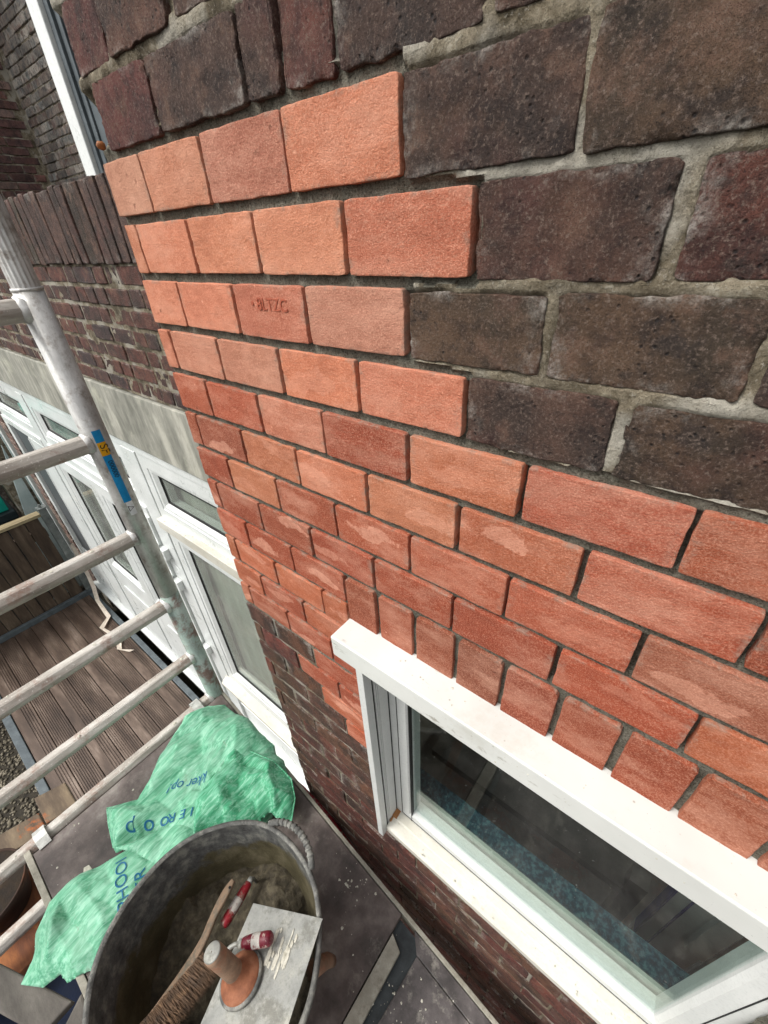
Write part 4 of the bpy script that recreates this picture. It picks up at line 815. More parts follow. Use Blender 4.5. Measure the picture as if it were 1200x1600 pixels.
b = MB(); b.prism([(-0.152, e(-0.15) - 0.043), (0.9, e(0.9) - 0.049), (0.9, e(0.9) - 0.0115), (-0.182, e(-0.182) - 0.0115)], PZ - 0.012, PZ + 0.001); b.build('hatch_border', 'purple_grey_plywood', pf, bevel=0.0015)
b = MB(); b.box((-1.205, -0.351, PZ - 0.05), (0.9, -0.3345, PZ + 0.003)); b.build('outer_side_rail', 'strip_aluminium', pf, bevel=0.0015)
for y0, y1 in ((-0.315, -0.283), (0.215, 0.247)):
    b = MB(); pts = [(-1.172, PZ + 0.0045), (-1.184, PZ + 0.010), (-1.196, PZ + 0.016), (-1.216, PZ + 0.020), (-1.234, PZ + 0.013), (-1.243, PZ - 0.005), (-1.243, PZ - 0.03)]
    b.v = [(x, y0, z) for x, z in pts] + [(x, y1, z) for x, z in pts]; n = len(pts); b.f = [(i, n + i, n + i + 1, i + 1) for i in range(n - 1)]
    b.build('hook', 'bright_aluminium', pf, solid=0.004)
b = MB(); q = [(0.012, 0), (0.006, 0.010), (-0.008, 0.008), (-0.012, -0.004), (-0.002, -0.010), (0.010, -0.006)]; b.prism([(-1.005 + x * 1.2, -0.245 + y) for x, y in q], PZ + 0.0003, PZ + 0.0018); b.build('mortar_spot', 'crust', pf, bevel=0.0005)

# ------------------------------------------------------------------ the green sack
def inpoly(px, py, poly):
    r = np.zeros(len(px), bool); n = len(poly)
    for i in range(n):
        (x0, y0), (x1, y1) = poly[i], poly[(i + 1) % n]
        c = ((y0 > py) != (y1 > py)) & (px < (x1 - x0) * (py - y0) / (y1 - y0 + 1e-12) + x0); r ^= c
    return r
def edgedist(px, py, poly):
    best = np.full(len(px), 9.0); bx = np.zeros(len(px)); by = np.zeros(len(px)); n = len(poly)
    for i in range(n):
        (x0, y0), (x1, y1) = poly[i], poly[(i + 1) % n]; dx, dy = x1 - x0, y1 - y0
        t = np.clip(((px - x0) * dx + (py - y0) * dy) / (dx * dx + dy * dy), 0, 1); qx, qy = x0 + t * dx, y0 + t * dy
        d = np.hypot(px - qx, py - qy); m_ = d < best; best = np.where(m_, d, best); bx = np.where(m_, qx, bx); by = np.where(m_, qy, by)
    return best, bx, by
def ridge(x, y, ang, f, seed):
    c, s_ = math.cos(ang), math.sin(ang); u = x * c + y * s_; v = -x * s_ + y * c
    w = vnoise(np.stack([u * f, v * f * 0.28, np.full_like(u, seed)], -1), seed)
    return 1 - np.abs(w) * 2.2
def facets(poly, ang, seed, sp=0.040, stretch=1.9):
    from mathutils.geometry import delaunay_2d_cdt
    rr = np.random.default_rng(seed); P_ = np.array(poly); c_ = P_.mean(0); ca, sa = math.cos(ang), math.sin(ang); pts = []
    for i in range(-14, 15):
        for j in range(-14, 15):
            u = (i + 0.5 * (j % 2) + rr.uniform(-0.36, 0.36)) * sp * stretch; v = (j + rr.uniform(-0.36, 0.36)) * sp
            pts.append((c_[0] + u * ca - v * sa, c_[1] + u * sa + v * ca))
    hts = rr.uniform(-1, 1, len(pts)); vs, _, fs, *_r = delaunay_2d_cdt([Vector(p) for p in pts], [], [], 0, 1e-6)
    V = np.array([v[:] for v in vs]); H = hts[:len(V)]; tri = np.array([f[:3] for f in fs])
    def f(x, y):
        out = np.zeros(len(x))
        for a, b, c in tri:
            (x0, y0), (x1, y1), (x2, y2) = V[a], V[b], V[c]; D_ = (y1 - y2) * (x0 - x2) + (x2 - x1) * (y0 - y2)
            if abs(D_) < 1e-12: continue
            l0 = ((y1 - y2) * (x - x2) + (x2 - x1) * (y - y2)) / D_; l1 = ((y2 - y0) * (x - x2) + (x0 - x2) * (y - y2)) / D_; l2 = 1 - l0 - l1
            k = (l0 >= -1e-6) & (l1 >= -1e-6) & (l2 >= -1e-6); out[k] = (l0 * H[a] + l1 * H[b] + l2 * H[c])[k]
        return out
    return f
SHEETS = {}
def sheet(name, poly, z0, amp, puff, seed, ang, lift=None):
    F1_, F2_ = facets(poly, ang, seed, 0.046), facets(poly, ang + 0.9, seed + 50, 0.021, 1.5)
    st_ = 0.0036; P_ = np.array(poly); xs_ = np.arange(P_[:, 0].min() - st_, P_[:, 0].max() + st_, st_); ys_ = np.arange(P_[:, 1].min() - st_, P_[:, 1].max() + st_, st_)
    A, B = np.meshgrid(xs_, ys_, indexing='ij'); a, c = A.ravel().copy(), B.ravel().copy(); ins = inpoly(a, c, poly); d, qx, qy = edgedist(a, c, poly)
    near = d < st_ * 0.75; a = np.where(near, qx, a); c = np.where(near, qy, c); ok = ins | near; din = np.where(near | ~ins, 0, d)
    def height(x, y, dd):
        h = z0 + puff * (1 - np.exp(-dd / 0.022))
        k = 0.35 + 0.65 * (1 - np.exp(-dd / 0.012))
        wx_ = x + 0.016 * fbm(x, y, 11, seed + 11, 2); wy_ = y + 0.016 * fbm(x, y, 11, seed + 12, 2); cr = 0
        for q_, (lam, am, da) in enumerate(((0.150, 1.0, 0.0), (0.098, 0.80, 0.9), (0.067, 0.45, -0.6), (0.043, 0.14, 1.7))):
            an_ = ang + da; ph_ = (wx_ * math.cos(an_) + wy_ * math.sin(an_)) / lam + seed * 0.37 + q_ * 0.21 + 0.5 * fbm(x, y, 5, seed + q_, 1); cr = cr + am * (0.5 - np.abs(ph_ - np.round(ph_)) * 2)
        h = h + amp * k * (F1_(wx_, wy_) * 1.15 + F2_(wx_, wy_) * 0.34 + cr * 0.16)
        if lift: h = h + lift(x, y)
        return h
    z = height(a, c, din); idx = np.arange(len(a)).reshape(A.shape)
    q = np.stack([idx[:-1, :-1], idx[1:, :-1], idx[1:, 1:], idx[:-1, 1:]], -1).reshape(-1, 4); q = q[ok[q].all(1)]
    used, inv = np.unique(q, return_inverse=True); b = MB(); b.v = np.stack([a[used], c[used], z[used]], -1).tolist(); b.f = inv.reshape(-1, 4).tolist()
    SHEETS[name] = lambda x, y: height(x, y, edgedist(x, y, poly)[0])
    return b
U_ = [(-1.118,0.300),(-1.165,0.255),(-1.196,0.179),(-1.172,0.128),(-1.132,0.045),(-1.078,-0.024),(-1.054,-0.066),(-1.118,-0.139),(-1.060,-0.156),(-0.967,-0.173),(-0.919,-0.087),(-0.800,-0.022),(-0.71,0.02),(-0.66,0.10),(-0.665,0.200),(-0.705,0.270),(-0.765,0.300),(-0.800,0.296),(-0.828,0.312),(-0.90,0.305),(-0.98,0.315),(-1.049,0.300)]
F_ = [(-0.905,0.217),(-0.877,0.235),(-0.832,0.248),(-0.745,0.268),(-0.680,0.268),(-0.628,0.238),(-0.595,0.190),(-0.612,0.172),(-0.658,0.168),(-0.667,0.124),(-0.74,0.06),(-0.789,-0.005),(-0.861,0.042),(-0.881,0.105),(-0.899,0.152)]
L_ = [(-0.981,-0.175),(-0.949,-0.138),(-0.984,-0.217),(-1.010,-0.260),(-1.015,-0.295),(-1.010,-0.338),(-0.992,-0.395),(-0.962,-0.408),(-0.922,-0.455),(-0.868,-0.420),(-0.842,-0.376),(-0.809,-0.370),(-0.762,-0.300),(-0.730,-0.24),(-0.72,-0.127),(-0.74,-0.02),(-0.83,0.01),(-0.915,-0.06),(-0.958,-0.125)]
K_ = [(-0.968,-0.168),(-0.905,-0.135),(-0.845,-0.115),(-0.78,-0.09),(-0.745,-0.02),(-0.80,0.01),(-0.862,-0.005),(-0.878,-0.022),(-0.905,-0.065),(-0.935,-0.125)]
bag = thing('green_sack', (-0.95, -0.02, PZ), 'crumpled pale green woven building sack printed in blue, beside the mortar bucket', 'sack')
sh1 = sheet('u', U_, -1.488, 0.018, 0.040, 3, 0.9, lambda x, y: 0.055 * np.exp(-((x + 0.93) ** 2 + (y - 0.23) ** 2) / 0.010) + 0.012 * np.clip((x + 1.1) * 5, 0, 1)); o1 = sh1.build('upper_layer', 'sack', bag, smooth=True, solid=0.0012)
sh3 = sheet('l', L_, -1.492, 0.016, 0.030, 41, 0.35, lambda x, y: -0.05 * np.clip((-0.34 - y) / 0.08, 0, 1)); o3 = sh3.build('lower_layer', 'sack', bag, smooth=True, solid=0.0012)
sh4 = sheet('k', K_, -1.452, 0.012, 0.016, 17, 0.5); o4 = sh4.build('folded_band', 'sack', bag, smooth=True, solid=0.0012)
sh2 = sheet('f', F_, -1.420, 0.022, 0.030, 23, 0.6, lambda x, y: -0.02 * np.clip((x + 0.72) * 6, 0, 1)); o2 = sh2.build('turned_flap', 'sack_inner', bag, smooth=True, solid=0.0012)
def hem(poly, key, sel, nm='stitched_hem', mat='sack'):
    pp = []
    for (xa, ya), (xb, yb) in zip([poly[i] for i in sel[:-1]], [poly[i] for i in sel[1:]]):
        for k in range(6): pp.append((xa + (xb - xa) * k / 6, ya + (yb - ya) * k / 6))
    pp = np.array(pp); zz_ = SHEETS[key](pp[:, 0], pp[:, 1]); b = MB(); b.tube([(x, y, z + 0.001) for (x, y), z in zip(pp, zz_)], 0.0024, 8); b.build(nm, mat, bag, smooth=True)
hem(F_, 'f', [13, 14, 0, 1, 2, 3, 4, 5, 6, 7], mat='sack_inner'); hem(U_, 'u', [6, 7, 8, 9]); hem(U_, 'u', [0, 1, 2])
def drape(key, lift=0.0022):
    def f(b):
        v = np.array(b.v); h = SHEETS[key](v[:, 0], v[:, 1]); v[:, 2] = h + lift; b.v = v.tolist(); return b
    return f
def printed(txt, size, x, y, ang, key, mat='ink_blue', shear=0.0, sx=1.0):
    mt = Matrix.Translation((x, y, 0)) @ Matrix.Rotation(ang, 4, 'Z') @ Matrix.Diagonal((sx, 1, 1, 1))
    text_mesh('printed_lettering', txt, size, mat, {'u': o1, 'l': o3, 'k': o4, 'f': o2}[key], mt, 0.0, shear, project=drape(key))
a1 = math.atan2(0.11 - 0.015, -0.899 + 0.985)
printed('kker op!', 0.038, -0.945, 0.062, a1 + math.pi, 'u', shear=0.35)
printed('I E R', 0.037, -0.884, -0.002, a1 + math.pi, 'u', sx=1.15)
printed('o o p', 0.050, -0.938, -0.078, a1 + math.pi + 0.05, 'u', sx=1.1)
a2 = math.atan2(-0.16 + 0.202, -0.921 + 0.816)
printed('PHOOl', 0.042, -0.866, -0.188, a2, 'l', sx=0.95)
printed('ER', 0.040, -0.835, -0.152, a2, 'l')

# ------------------------------------------------------------------ the mortar bucket and what is in it
BX, BY, BR, BZ = -0.461, -0.091, 0.226, -1.2
bk = thing('mortar_bucket', (BX, BY, PZ), 'big round grey rubber mortar bucket crusted with cement', 'bucket')
def wobble(b, a=0.004):
    v = np.array(b.v); an = np.arctan2(v[:, 1] - BY, v[:, 0] - BX); k = 1 + a / BR * (np.sin(2 * an + 0.6) + 0.6 * np.sin(3 * an + 2) + 0.3 * np.sin(7 * an)); h = np.clip((v[:, 2] - PZ) / 0.3, 0, 1)
    k = 1 + (k - 1) * h; v[:, 0] = BX + (v[:, 0] - BX) * k; v[:, 1] = BY + (v[:, 1] - BY) * k; b.v = v.tolist(); return b
b = MB(); b.lathe([(0.001, PZ + 0.002), (0.165, PZ + 0.002), (0.172, PZ + 0.012), (0.200, -1.34), (0.2165, BZ - 0.02), (0.2250, BZ - 0.018), (0.2285, BZ - 0.010), (0.2285, BZ - 0.003), (0.2255, BZ), (0.221, BZ + 0.0005), (0.2175, BZ - 0.003)], 128, (BX, BY)); wobble(b).build('shell', 'rubber', bk, smooth=True)
b = MB(); prof = [(0.2175, BZ - 0.003)] + [(0.2175 - 0.052 * k / 24, BZ - 0.003 - 0.285 * k / 24) for k in range(1, 25)] + [(0.12, PZ + 0.011), (0.001, PZ + 0.011)]
b.lathe(prof, 128, (BX, BY)); wobble(b); v = np.array(b.v); dd = np.hypot(v[:, 0] - BX, v[:, 1] - BY); an = np.arctan2(v[:, 1] - BY, v[:, 0] - BX)
bump_ = (0.0022 * fbm(an * 0.22, v[:, 2], 22, 5, 3)) * (v[:, 2] < BZ - 0.008); v[:, 0] += (v[:, 0] - BX) / np.maximum(dd, 0.02) * bump_; v[:, 1] += (v[:, 1] - BY) / np.maximum(dd, 0.02) * bump_; b.v = v.tolist()
b.build('inner_wall', 'bucket_lining', bk, smooth=True) if 'bucket_lining' in M else b.build('inner_wall', 'mortar_film', bk, smooth=True)
for s_, ang in ((0, math.radians(91)), (1, math.radians(285))):
    pts = []; 
    for k in range(15):
        a = ang + math.radians(-19 + 38 * k / 14); lift = math.sin(math.pi * k / 14); r = 0.2275 + 0.020 * lift ** 0.7
        pts.append((BX + r * math.cos(a), BY + r * math.sin(a), BZ - 0.006 + 0.016 * lift))
    b = MB(); b.tube(pts, [0.008] * 2 + [0.0066] * 11 + [0.008] * 2, 14, squash=0.8); h = b.build('carry_handle', 'rubber', bk, smooth=True)
    b = MB()
    for k in range(2, 13): 
        p0 = Vector(pts[k]); p1 = Vector(pts[k + 1]) if k < 14 else p0; dv = (p1 - p0).normalized() * 0.0028; b.tube([p0 - dv, p0 + dv], 0.0084, 14, squash=0.85)
    b.build('grip_ribs', 'rubber', h, smooth=True)
# mortar
mo = MB(); xs_ = np.linspace(-0.2, 0.2, 110); A, B = np.meshgrid(xs_, xs_, indexing='ij'); a, c = A.ravel(), B.ravel(); r_ = np.hypot(a, c)
h = -1.440 + 0.11 * np.exp(-((a + 0.005) ** 2 + (c - 0.145) ** 2) / 0.0075) + 0.05 * np.exp(-((a + 0.12) ** 2 + (c - 0.0) ** 2) / 0.010) + 0.03 * np.clip(r_ / 0.19, 0, 1) ** 4 + 0.022 * fbm(a, c, 26, 91, 5) + 0.018 * np.abs(fbm(a, c, 12, 95, 3))
lim_ = 0.170 + (h - (PZ + 0.012)) * 0.17; okm = r_ < lim_ + 0.003; k = np.minimum(1, lim_ / np.maximum(r_, 1e-6)); ax_, cy_ = a * k, c * k
idx = np.arange(len(a)).reshape(A.shape); q = np.stack([idx[:-1, :-1], idx[1:, :-1], idx[1:, 1:], idx[:-1, 1:]], -1).reshape(-1, 4); q = q[okm[q].all(1)]; used, inv = np.unique(q, return_inverse=True)
mo.v = np.stack([ax_[used] + BX, cy_[used] + BY, h[used]], -1).tolist(); mo.f = inv.reshape(-1, 4).tolist()
tag(mo.build('mortar', 'wet_mortar', smooth=True, base=(BX, BY, -1.45)), 'lumpy grey brown wet mortar in the bottom of the bucket', 'mortar', kind='stuff')

# the hawk lying over the tools, handle upwards
HZ = -1.222
hw = thing('mortar_hawk', (-0.376, -0.076, HZ), 'square pale metal mortar hawk turned over in the bucket, handle up', 'hawk')
cA, cB = Vector((-0.4640, 0.008, -1.249)), Vector((-0.3065, 0.083, -1.195)); ax = (cB - cA); dn = Vector((0.36, -0.935, 0.045)).normalized() * 0.30
cC, cD = cB + dn, cA + dn
b = MB(); tt = Vector((0, 0, 0.0032)); b.add([cA, cB, cC, cD, cA + tt, cB + tt, cC + tt, cD + tt], [(0, 3, 2, 1), (4, 5, 6, 7), (0, 1, 5, 4), (1, 2, 6, 5), (2, 3, 7, 6), (3, 0, 4, 7)]); b.build('plate', 'hawk_metal', hw, bevel=0.0008)
hn = ax.cross(dn).normalized(); hn = hn if hn.z > 0 else -hn
ray_ = Vector((-0.376, -0.076, -1.22)); hc = ray_ * (cA.dot(hn) / ray_.dot(hn))
def tilt_(b):
    q_ = Vector((0, 0, 1)).rotation_difference((hn + Vector((-0.04, 0, 0))).normalized()).to_matrix(); b.v = [tuple(hc + q_ @ (Vector(p) - Vector((hc.x, hc.y, HZ)))) for p in b.v]; return b
b = MB(); b.lathe([(0.001, HZ + 0.004), (0.0445, HZ + 0.004), (0.0455, HZ + 0.008), (0.0445, HZ + 0.0115), (0.040, HZ + 0.012)], 40, (hc.x, hc.y)); ring_ = tilt_(b).build('rubber_ring', 'rubber', hw, smooth=True)
b = MB(); b.lathe([(0.0405, HZ + 0.0115), (0.0395, HZ + 0.015), (0.030, HZ + 0.020), (0.021, HZ + 0.028), (0.018, HZ + 0.040)], 40, (hc.x, hc.y)); tilt_(b).build('base_cup', 'terracotta_rubber', hw, smooth=True)
b = MB(); b.lathe([(0.018, HZ + 0.040), (0.0175, HZ + 0.07), (0.0182, HZ + 0.112), (0.0178, HZ + 0.1195), (0.0165, HZ + 0.121)], 40, (hc.x, hc.y)); tilt_(b).build('grip', 'handle_wood', hw, smooth=True)
b = MB(); b.lathe([(0.0165, HZ + 0.1209), (0.0168, HZ + 0.1225), (0.015, HZ + 0.1240), (0.001, HZ + 0.1242)], 40, (hc.x, hc.y)); tilt_(b).build('end_cap', 'hawk_metal', hw, smooth=True)
b = MB(); rr = np.random.default_rng(12)
ux, uy = ax.normalized(), dn.normalized()
for i in range(34):
    s0 = rr.uniform(0.088, 0.138); t0_ = rr.uniform(0.030, 0.085); l = rr.uniform(0.006, 0.022); w_ = rr.uniform(0.0012, 0.0032)
    p0 = cA + ux * s0 + uy * t0_ + hn * 0.0033; qd = [p0 + ux * w_ * k_ + uy * m_ for k_, m_ in ((-1, 0), (-0.4, -l * 0.3), (1, 0.001), (0.8, l), (-0.5, l * 0.9))]
    up_ = Vector((0, 0, rr.uniform(0.0008, 0.0018))); n = 5; b.add(qd + [p + up_ for p in qd], [tuple(range(4, -1, -1)), tuple(range(5, 10))] + [(i_, (i_ + 1) % 5, 5 + (i_ + 1) % 5, 5 + i_) for i_ in range(5)])
b.build('dried_splashes', 'crust', hw)

# the hand brush
br = thing('hand_brush', (-0.50, -0.09, -1.30), 'long wooden hand brush with brown bristles lying in the mortar bucket', 'brush')
cen = [(-0.541, 0.004, -1.262), (-0.536, -0.020, -1.262), (-0.523, -0.060, -1.262), (-0.505, -0.100, -1.262), (-0.494, -0.150, -1.262), (-0.488, -0.20, -1.262), (-0.484, -0.26, -1.262)]
wid = [0.006, 0.0125, 0.011, 0.011, 0.014, 0.0165, 0.0165]
b = MB(); th = 0.009
def cr_spline(P, n=6):
    out = []
    for i in range(len(P) - 1):
        p0, p1, p2, p3 = P[max(i - 1, 0)], P[i], P[i + 1], P[min(i + 2, len(P) - 1)]
        for k in range(n):
            t_ = k / n; out.append(0.5 * ((2 * p1) + (p2 - p0) * t_ + (2 * p0 - 5 * p1 + 4 * p2 - p3) * t_ ** 2 + (3 * p1 - p0 - 3 * p2 + p3) * t_ ** 3))
    return out + [P[-1]]
cs = cr_spline([Vector((*p[:2], w)) for p, w in zip(cen, wid)]); vs = []
tiltv = Vector((0.80, 0.25, 0.55)).normalized()
for i, q in enumerate(cs):
    t_ = (cs[min(i + 1, len(cs) - 1)] - cs[max(i - 1, 0)]); t_ = Vector((t_.x, t_.y, 0)).normalized(); sd_ = t_.cross(Vector((0, 0, 1))); wv = (sd_ * -0.85 + Vector((0, 0, 0.5))).normalized(); nv = t_.cross(wv)
    c_ = Vector((q.x, q.y, -1.262)); 
    for k in range(14):
        an = 2 * math.pi * k / 14; vs.append(c_ + wv * math.copysign(abs(math.cos(an)) ** 0.7, math.cos(an)) * q.z + nv * math.copysign(abs(math.sin(an)) ** 0.6, math.sin(an)) * th * 0.55)
n = len(cs); b.add(vs, [(i * 14 + k, i * 14 + (k + 1) % 14, (i + 1) * 14 + (k + 1) % 14, (i + 1) * 14 + k) for i in range(n - 1) for k in range(14)] + [tuple(range(14)), tuple(range((n - 1) * 14, n * 14))])
b.build('wooden_back', 'bare_wood', br, smooth=True)
b = MB(); b.tube([(-0.5385, -0.012, -1.270), (-0.5335, -0.009, -1.2535)], 0.0030, 12); b.build('hole_shade_plug', 'seal_black', br)  # black plug standing in for the shade inside the hanging hole
b = MB(); rr = np.random.default_rng(77)
for i in range(2600):
    t_ = rr.uniform(0, 1); yy = -0.108 - 0.155 * t_; xx = -0.500 + 0.016 * (1 - t_) * 0.6 + rr.uniform(-0.003, 0.003) + 0.004; z_ = -1.262 + rr.uniform(-0.010, 0.012)
    ln = rr.uniform(0.045, 0.062); d_ = Vector((0.90 + rr.uniform(-0.1, 0.1), 0.16 + rr.uniform(-0.16, 0.16), 0.16 + rr.uniform(-0.12, 0.12))).normalized(); p0 = Vector((xx, yy, z_)); p1 = p0 + d_ * ln * 0.6 + Vector((0, 0, 0.001)); p2 = p0 + d_ * ln + Vector((0, rr.uniform(-0.003, 0.003), -0.003))
    w_ = Vector((0, 0.0006, 0.0003)); b.add([p0 - w_, p0 + w_, p1 + w_, p1 - w_, p2], [(0, 1, 2, 3), (3, 2, 4)])
tag(b.build('bristles', 'bristle', br), kind='stuff')

def tool_handle(name, p0, p1, r, mat, label, cat, band, group=None):
    p0, p1 = Vector(p0), Vector(p1); t_ = thing(name, tuple((p0 + p1) / 2), label, cat, group)
    d_ = p1 - p0; ks = [0, 0.03, 0.12, 0.3, 0.55, 0.8, 0.93, 0.985, 1.0]; rs = [0.5, 0.72, 0.85, 0.96, 1.0, 1.02, 0.95, 0.7, 0.3]
    b = MB(); b.tube([p0 + d_ * k for k in ks], [r * q for q in rs], 24); g = b.build('grip', mat, t_, smooth=True)
    b = MB(); b.tube([p0 + d_ * k for k in band], [r * 1.025] * len(band), 24, caps=False); vv = np.array(b.v); lb = b
    # the label covers only the upper side of the grip
    fs = []
    for f in b.f:
        if np.mean([b.v[i][2] for i in f]) > (p0 + d_ * np.mean(band)).z + r * 0.25: fs.append(f)
    b.f = fs; b.build('paper_label', 'white_label', g, smooth=True)
    b = MB(); b.tube([p0 + d_ * -0.10, p0 + d_ * 0.02], r * 0.62, 16); b.build('ferrule', 'hawk_metal', t_, smooth=True)
    return t_, p0, d_
t1, p0, d_ = tool_handle('pointing_trowel', (-0.5235, 0.026, -1.300), (-0.5005, -0.060, -1.285), 0.0115, 'red_plastic', 'bright red handled pointing trowel stuck in the mortar beside the brush', 'trowel', (0.40, 0.55, 0.70))
b = MB(); b.tube([p0 + d_ * -0.09, p0 + Vector((-0.004, 0.012, -0.02)), p0 + Vector((-0.004, 0.012, -0.09))], 0.0035, 10); b.build('tang', 'hawk_metal', t1, smooth=True)
b = MB(); q0 = p0 + Vector((-0.004, -0.03, -0.115)); b.prism([(q0.x - 0.02, q0.y), (q0.x + 0.02, q0.y), (q0.x + 0.012, q0.y + 0.05), (q0.x, q0.y + 0.09), (q0.x - 0.012, q0.y + 0.05)], q0.z - 0.002, q0.z); b.build('blade', 'hawk_metal', t1)
t2, p0, d_ = tool_handle('jointing_iron', (-0.4140, -0.0450, -1.2035), (-0.3660, -0.002, -1.1855), 0.0128, 'maroon_plastic', 'dark maroon handled jointing iron lying on the metal hawk', 'jointing tool', (0.38, 0.5, 0.66))
b = MB(); b.tube([p0 + d_ * -0.08, p0 + Vector((-0.012, -0.011, -0.001)), p0 + Vector((-0.018, -0.020, -0.006)), p0 + Vector((-0.022, -0.034, -0.0120)), p0 + Vector((-0.040, -0.045, -0.0140))], 0.0042, 12); b.build('tang', 'hawk_metal', t2, smooth=True)
b = MB(); b.tube([(-0.2985, 0.008, -1.300), (-0.2935, 0.020, -1.300), (-0.290, 0.034, -1.31), (-0.288, 0.05, -1.34), (-0.30, 0.06, -1.44)], [0.011, 0.0165, 0.016, 0.014, 0.012], 20)
tag(b.build('wooden_tool_handle', 'handle_wood', smooth=True), 'orange brown wooden handle end in the dark of the bucket under the hawk', 'tool handle')

# ------------------------------------------------------------------ boards, pot and cloth low on the left
b = MB(); b.box((-1.63, -0.335, -1.835), (-1.49, -0.235, -1.80)); b.v = [(x + (y + 0.335) * 0.35, y, z) for x, y, z in b.v]
tag(b.build('scaffold_plank', 'scaffold_timber', bevel=0.004), 'short stained plank below the frame, nearer the decking', 'plank', 'loose scaffold planks')
b = MB(); b.box((-1.60, -0.60, -1.86), (-1.50, -0.345, -1.825)); b.v = [(x + (y + 0.42) * 0.3, y, z) for x, y, z in b.v]
tag(b.build('scaffold_plank', 'scaffold_timber', bevel=0.004), 'brown plank just behind the shiny platform hook', 'plank', 'loose scaffold planks')
b = MB(); b.box((-1.52, -0.9, -1.93), (-1.16, -0.36, -1.89)); tag(b.build('orange_board', 'orange_timber', bevel=0.004), 'orange stained board under the dark round pot', 'board')
pt = thing('round_pot', (-1.40, -0.535, -1.89), 'round terracotta pot full of dark soil on the orange board', 'pot')
b = MB(); b.lathe([(0.001, -1.888), (0.085, -1.888), (0.118, -1.775), (0.124, -1.775), (0.124, -1.757), (0.119, -1.757), (0.116, -1.785)], 48, (-1.40, -0.535)); b.build('pot_body', 'dirty_pot', pt, smooth=True)
b = MB(); b.lathe([(0.118, -1.764), (0.08, -1.760), (0.001, -1.756)], 48, (-1.40, -0.535)); b.build('soil', 'dark_soil', pt, smooth=True)
b = MB(); b.tube([(-1.48, -0.99, -2.05), (-1.78, 0.05, -2.45)], 0.03, 12); b.tube([(-1.78, 0.05, -2.45), (-1.9, 0.4, -3.55)], 0.03, 12)
tag(b.build('black_brace', 'charcoal_plastic', smooth=True), 'black diagonal brace tube crossing between the decking and the gravel', 'brace')
b = MB(); b.box((-1.10, -0.455, -1.58), (-0.79, -0.385, -1.555)); b.v = [(x, y + (x + 0.79) * 0.42, z) for x, y, z in b.v]
tag(b.build('grey_board', 'grey_timber', bevel=0.004), 'frayed grey board at the outer side of the platform under the sack tip', 'board')
b = MB(); b.box((-0.785, -0.62, -1.575), (-0.71, -0.362, -1.545)); b.v = [(x + (y + 0.36) * -0.55, y, z) for x, y, z in b.v]
tag(b.build('grey_board', 'grey_timber', bevel=0.006), 'smoother grey board between the bucket and the frayed board', 'board')
b = MB(); xs_ = np.linspace(-1.6, -0.5, 60); ys2 = np.linspace(-1.2, -0.45, 44); A, B = np.meshgrid(xs_, ys2, indexing='ij'); a, c = A.ravel(), B.ravel()
b.v = np.stack([a, c, -1.95 + 0.12 * fbm(a, c, 3.5, 101, 4)], -1).tolist(); idx = np.arange(len(a)).reshape(A.shape); b.f = np.stack([idx[:-1, :-1], idx[1:, :-1], idx[1:, 1:], idx[:-1, 1:]], -1).reshape(-1, 4).tolist()
tag(b.build('dark_tarpaulin', 'navy_cloth', smooth=True), 'very dark navy tarpaulin sagging below the platform, bottom left corner', 'tarpaulin')
b = MB(); b.tube([(-0.80, 0.300, -1.600), (-0.70, 0.3005, -1.575), (-0.62, 0.2985, -1.570), (-0.56, 0.298, -1.60), (-0.40, 0.296, -1.75)], 0.0065, 12)
tag(b.build('red_cable', 'red_plastic', smooth=True), 'thin red cable between the platform edge and the brick wall', 'cable')

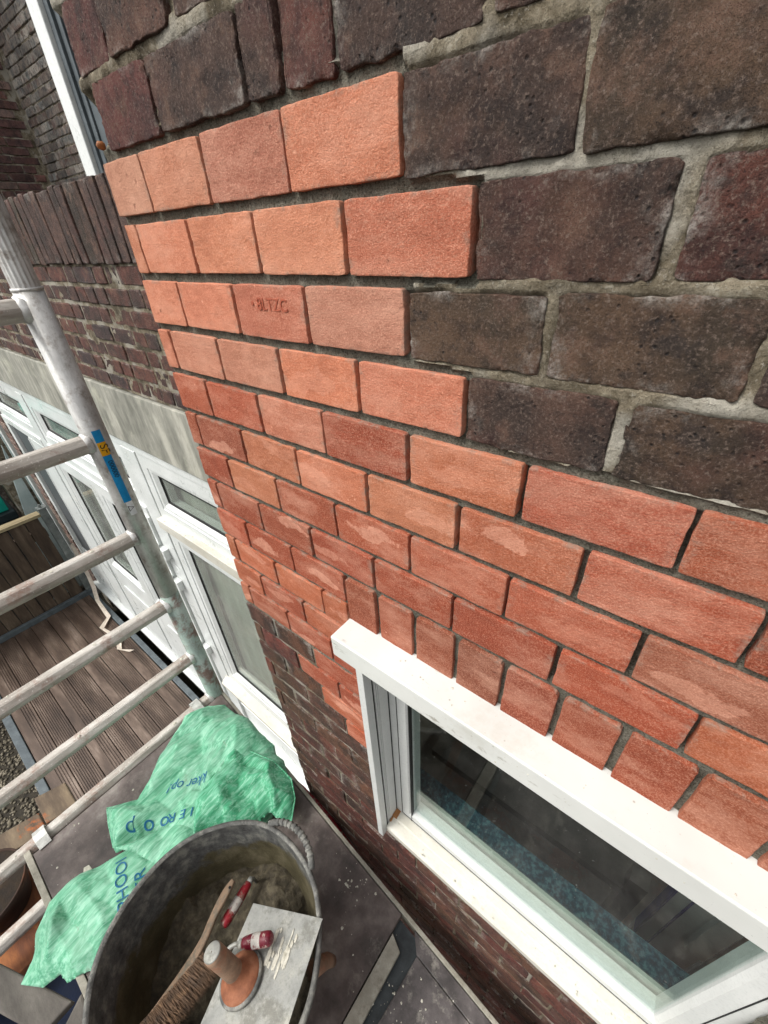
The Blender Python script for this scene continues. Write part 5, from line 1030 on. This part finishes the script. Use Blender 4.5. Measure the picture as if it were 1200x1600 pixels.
# ------------------------------------------------------------------ mortar droppings where they fell
def droppings(name, parent, spots, mat, seed, nrm=(0, 0, 1), smin_=0.0008, smax=0.0032):
    rr = np.random.default_rng(seed); b = MB(); nv = Vector(nrm); t1_ = nv.orthogonal().normalized(); t2_ = nv.cross(t1_)
    for p in spots(rr):
        s_ = smin_ + (smax - smin_) * rr.random() ** 3; R_ = [t1_ * math.cos(a) * s_ * rr.uniform(0.6, 1.5) + t2_ * math.sin(a) * s_ * rr.uniform(0.6, 1.5) for a in np.linspace(0, 5.5, 7)]
        c_ = Vector(p); h_ = s_ * rr.uniform(0.25, 0.6); vs = [c_ + r for r in R_] + [c_ + r * 0.55 + nv * h_ for r in R_] + [c_ + nv * h_ * 1.15]
        b.add(vs, [(i, (i + 1) % 7, 7 + (i + 1) % 7, 7 + i) for i in range(7)] + [(7 + i, 7 + (i + 1) % 7, 14) for i in range(7)])
    return tag(b.build(name, mat, parent, smooth=True), kind='stuff')
droppings('mortar_specks', win, lambda r: [(r.uniform(-0.33, 0.6), r.uniform(0.265, 0.303), -0.4998) for _ in range(60)] , 'crust', 1, smax=0.0016, smin_=0.0004)
droppings('mortar_specks', win, lambda r: [(r.uniform(-0.28, 0.5), FY - 0.0002, r.uniform(-0.54, -0.503)) for _ in range(40)] , 'crust', 9, nrm=(0, -1, 0), smax=0.0012, smin_=0.0003)
droppings('mortar_specks', win, lambda r: [(r.uniform(-0.27, 0.5), r.uniform(0.28, 0.298), -1.1165) for _ in range(90)] , 'crust', 2, smax=0.0022, smin_=0.0005)
droppings('mortar_specks', ext, lambda r: [(r.uniform(-2.06, -1.35), r.uniform(0.625, 0.66), -1.1655) for _ in range(60)] , 'crust', 3, smax=0.006, smin_=0.0012)
droppings('mortar_specks', ext, lambda r: [(r.uniform(-2.06, -1.35), r.uniform(0.61, 0.65), -2.560 - 0.0) for _ in range(70)] , 'crust', 4, smax=0.006, smin_=0.0012)
droppings('mortar_specks', pf, lambda r: [(r.uniform(-1.17, 0.2), r.uniform(-0.32, 0.16), PZ - 0.0004) for _ in range(240)] + [(r.normal(-0.13, 0.05), r.normal(0.10, 0.05), PZ - 0.0014) for _ in range(60)] + [(r.normal(-0.36, 0.022) , 0.205 + r.normal(0, 0.020), PZ - 0.0004) for _ in range(50)], 'crust', 5, smax=0.004, smin_=0.0006)
droppings('mortar_specks', sc, lambda r: [(LX + r.uniform(-0.008, 0.008), r.uniform(-0.6, 0.27), z + 0.0225) for z in (-0.10, -0.41, -0.71, -0.992, -1.262, -1.516) for _ in range(26)], 'crust', 6, smax=0.006, smin_=0.0008)
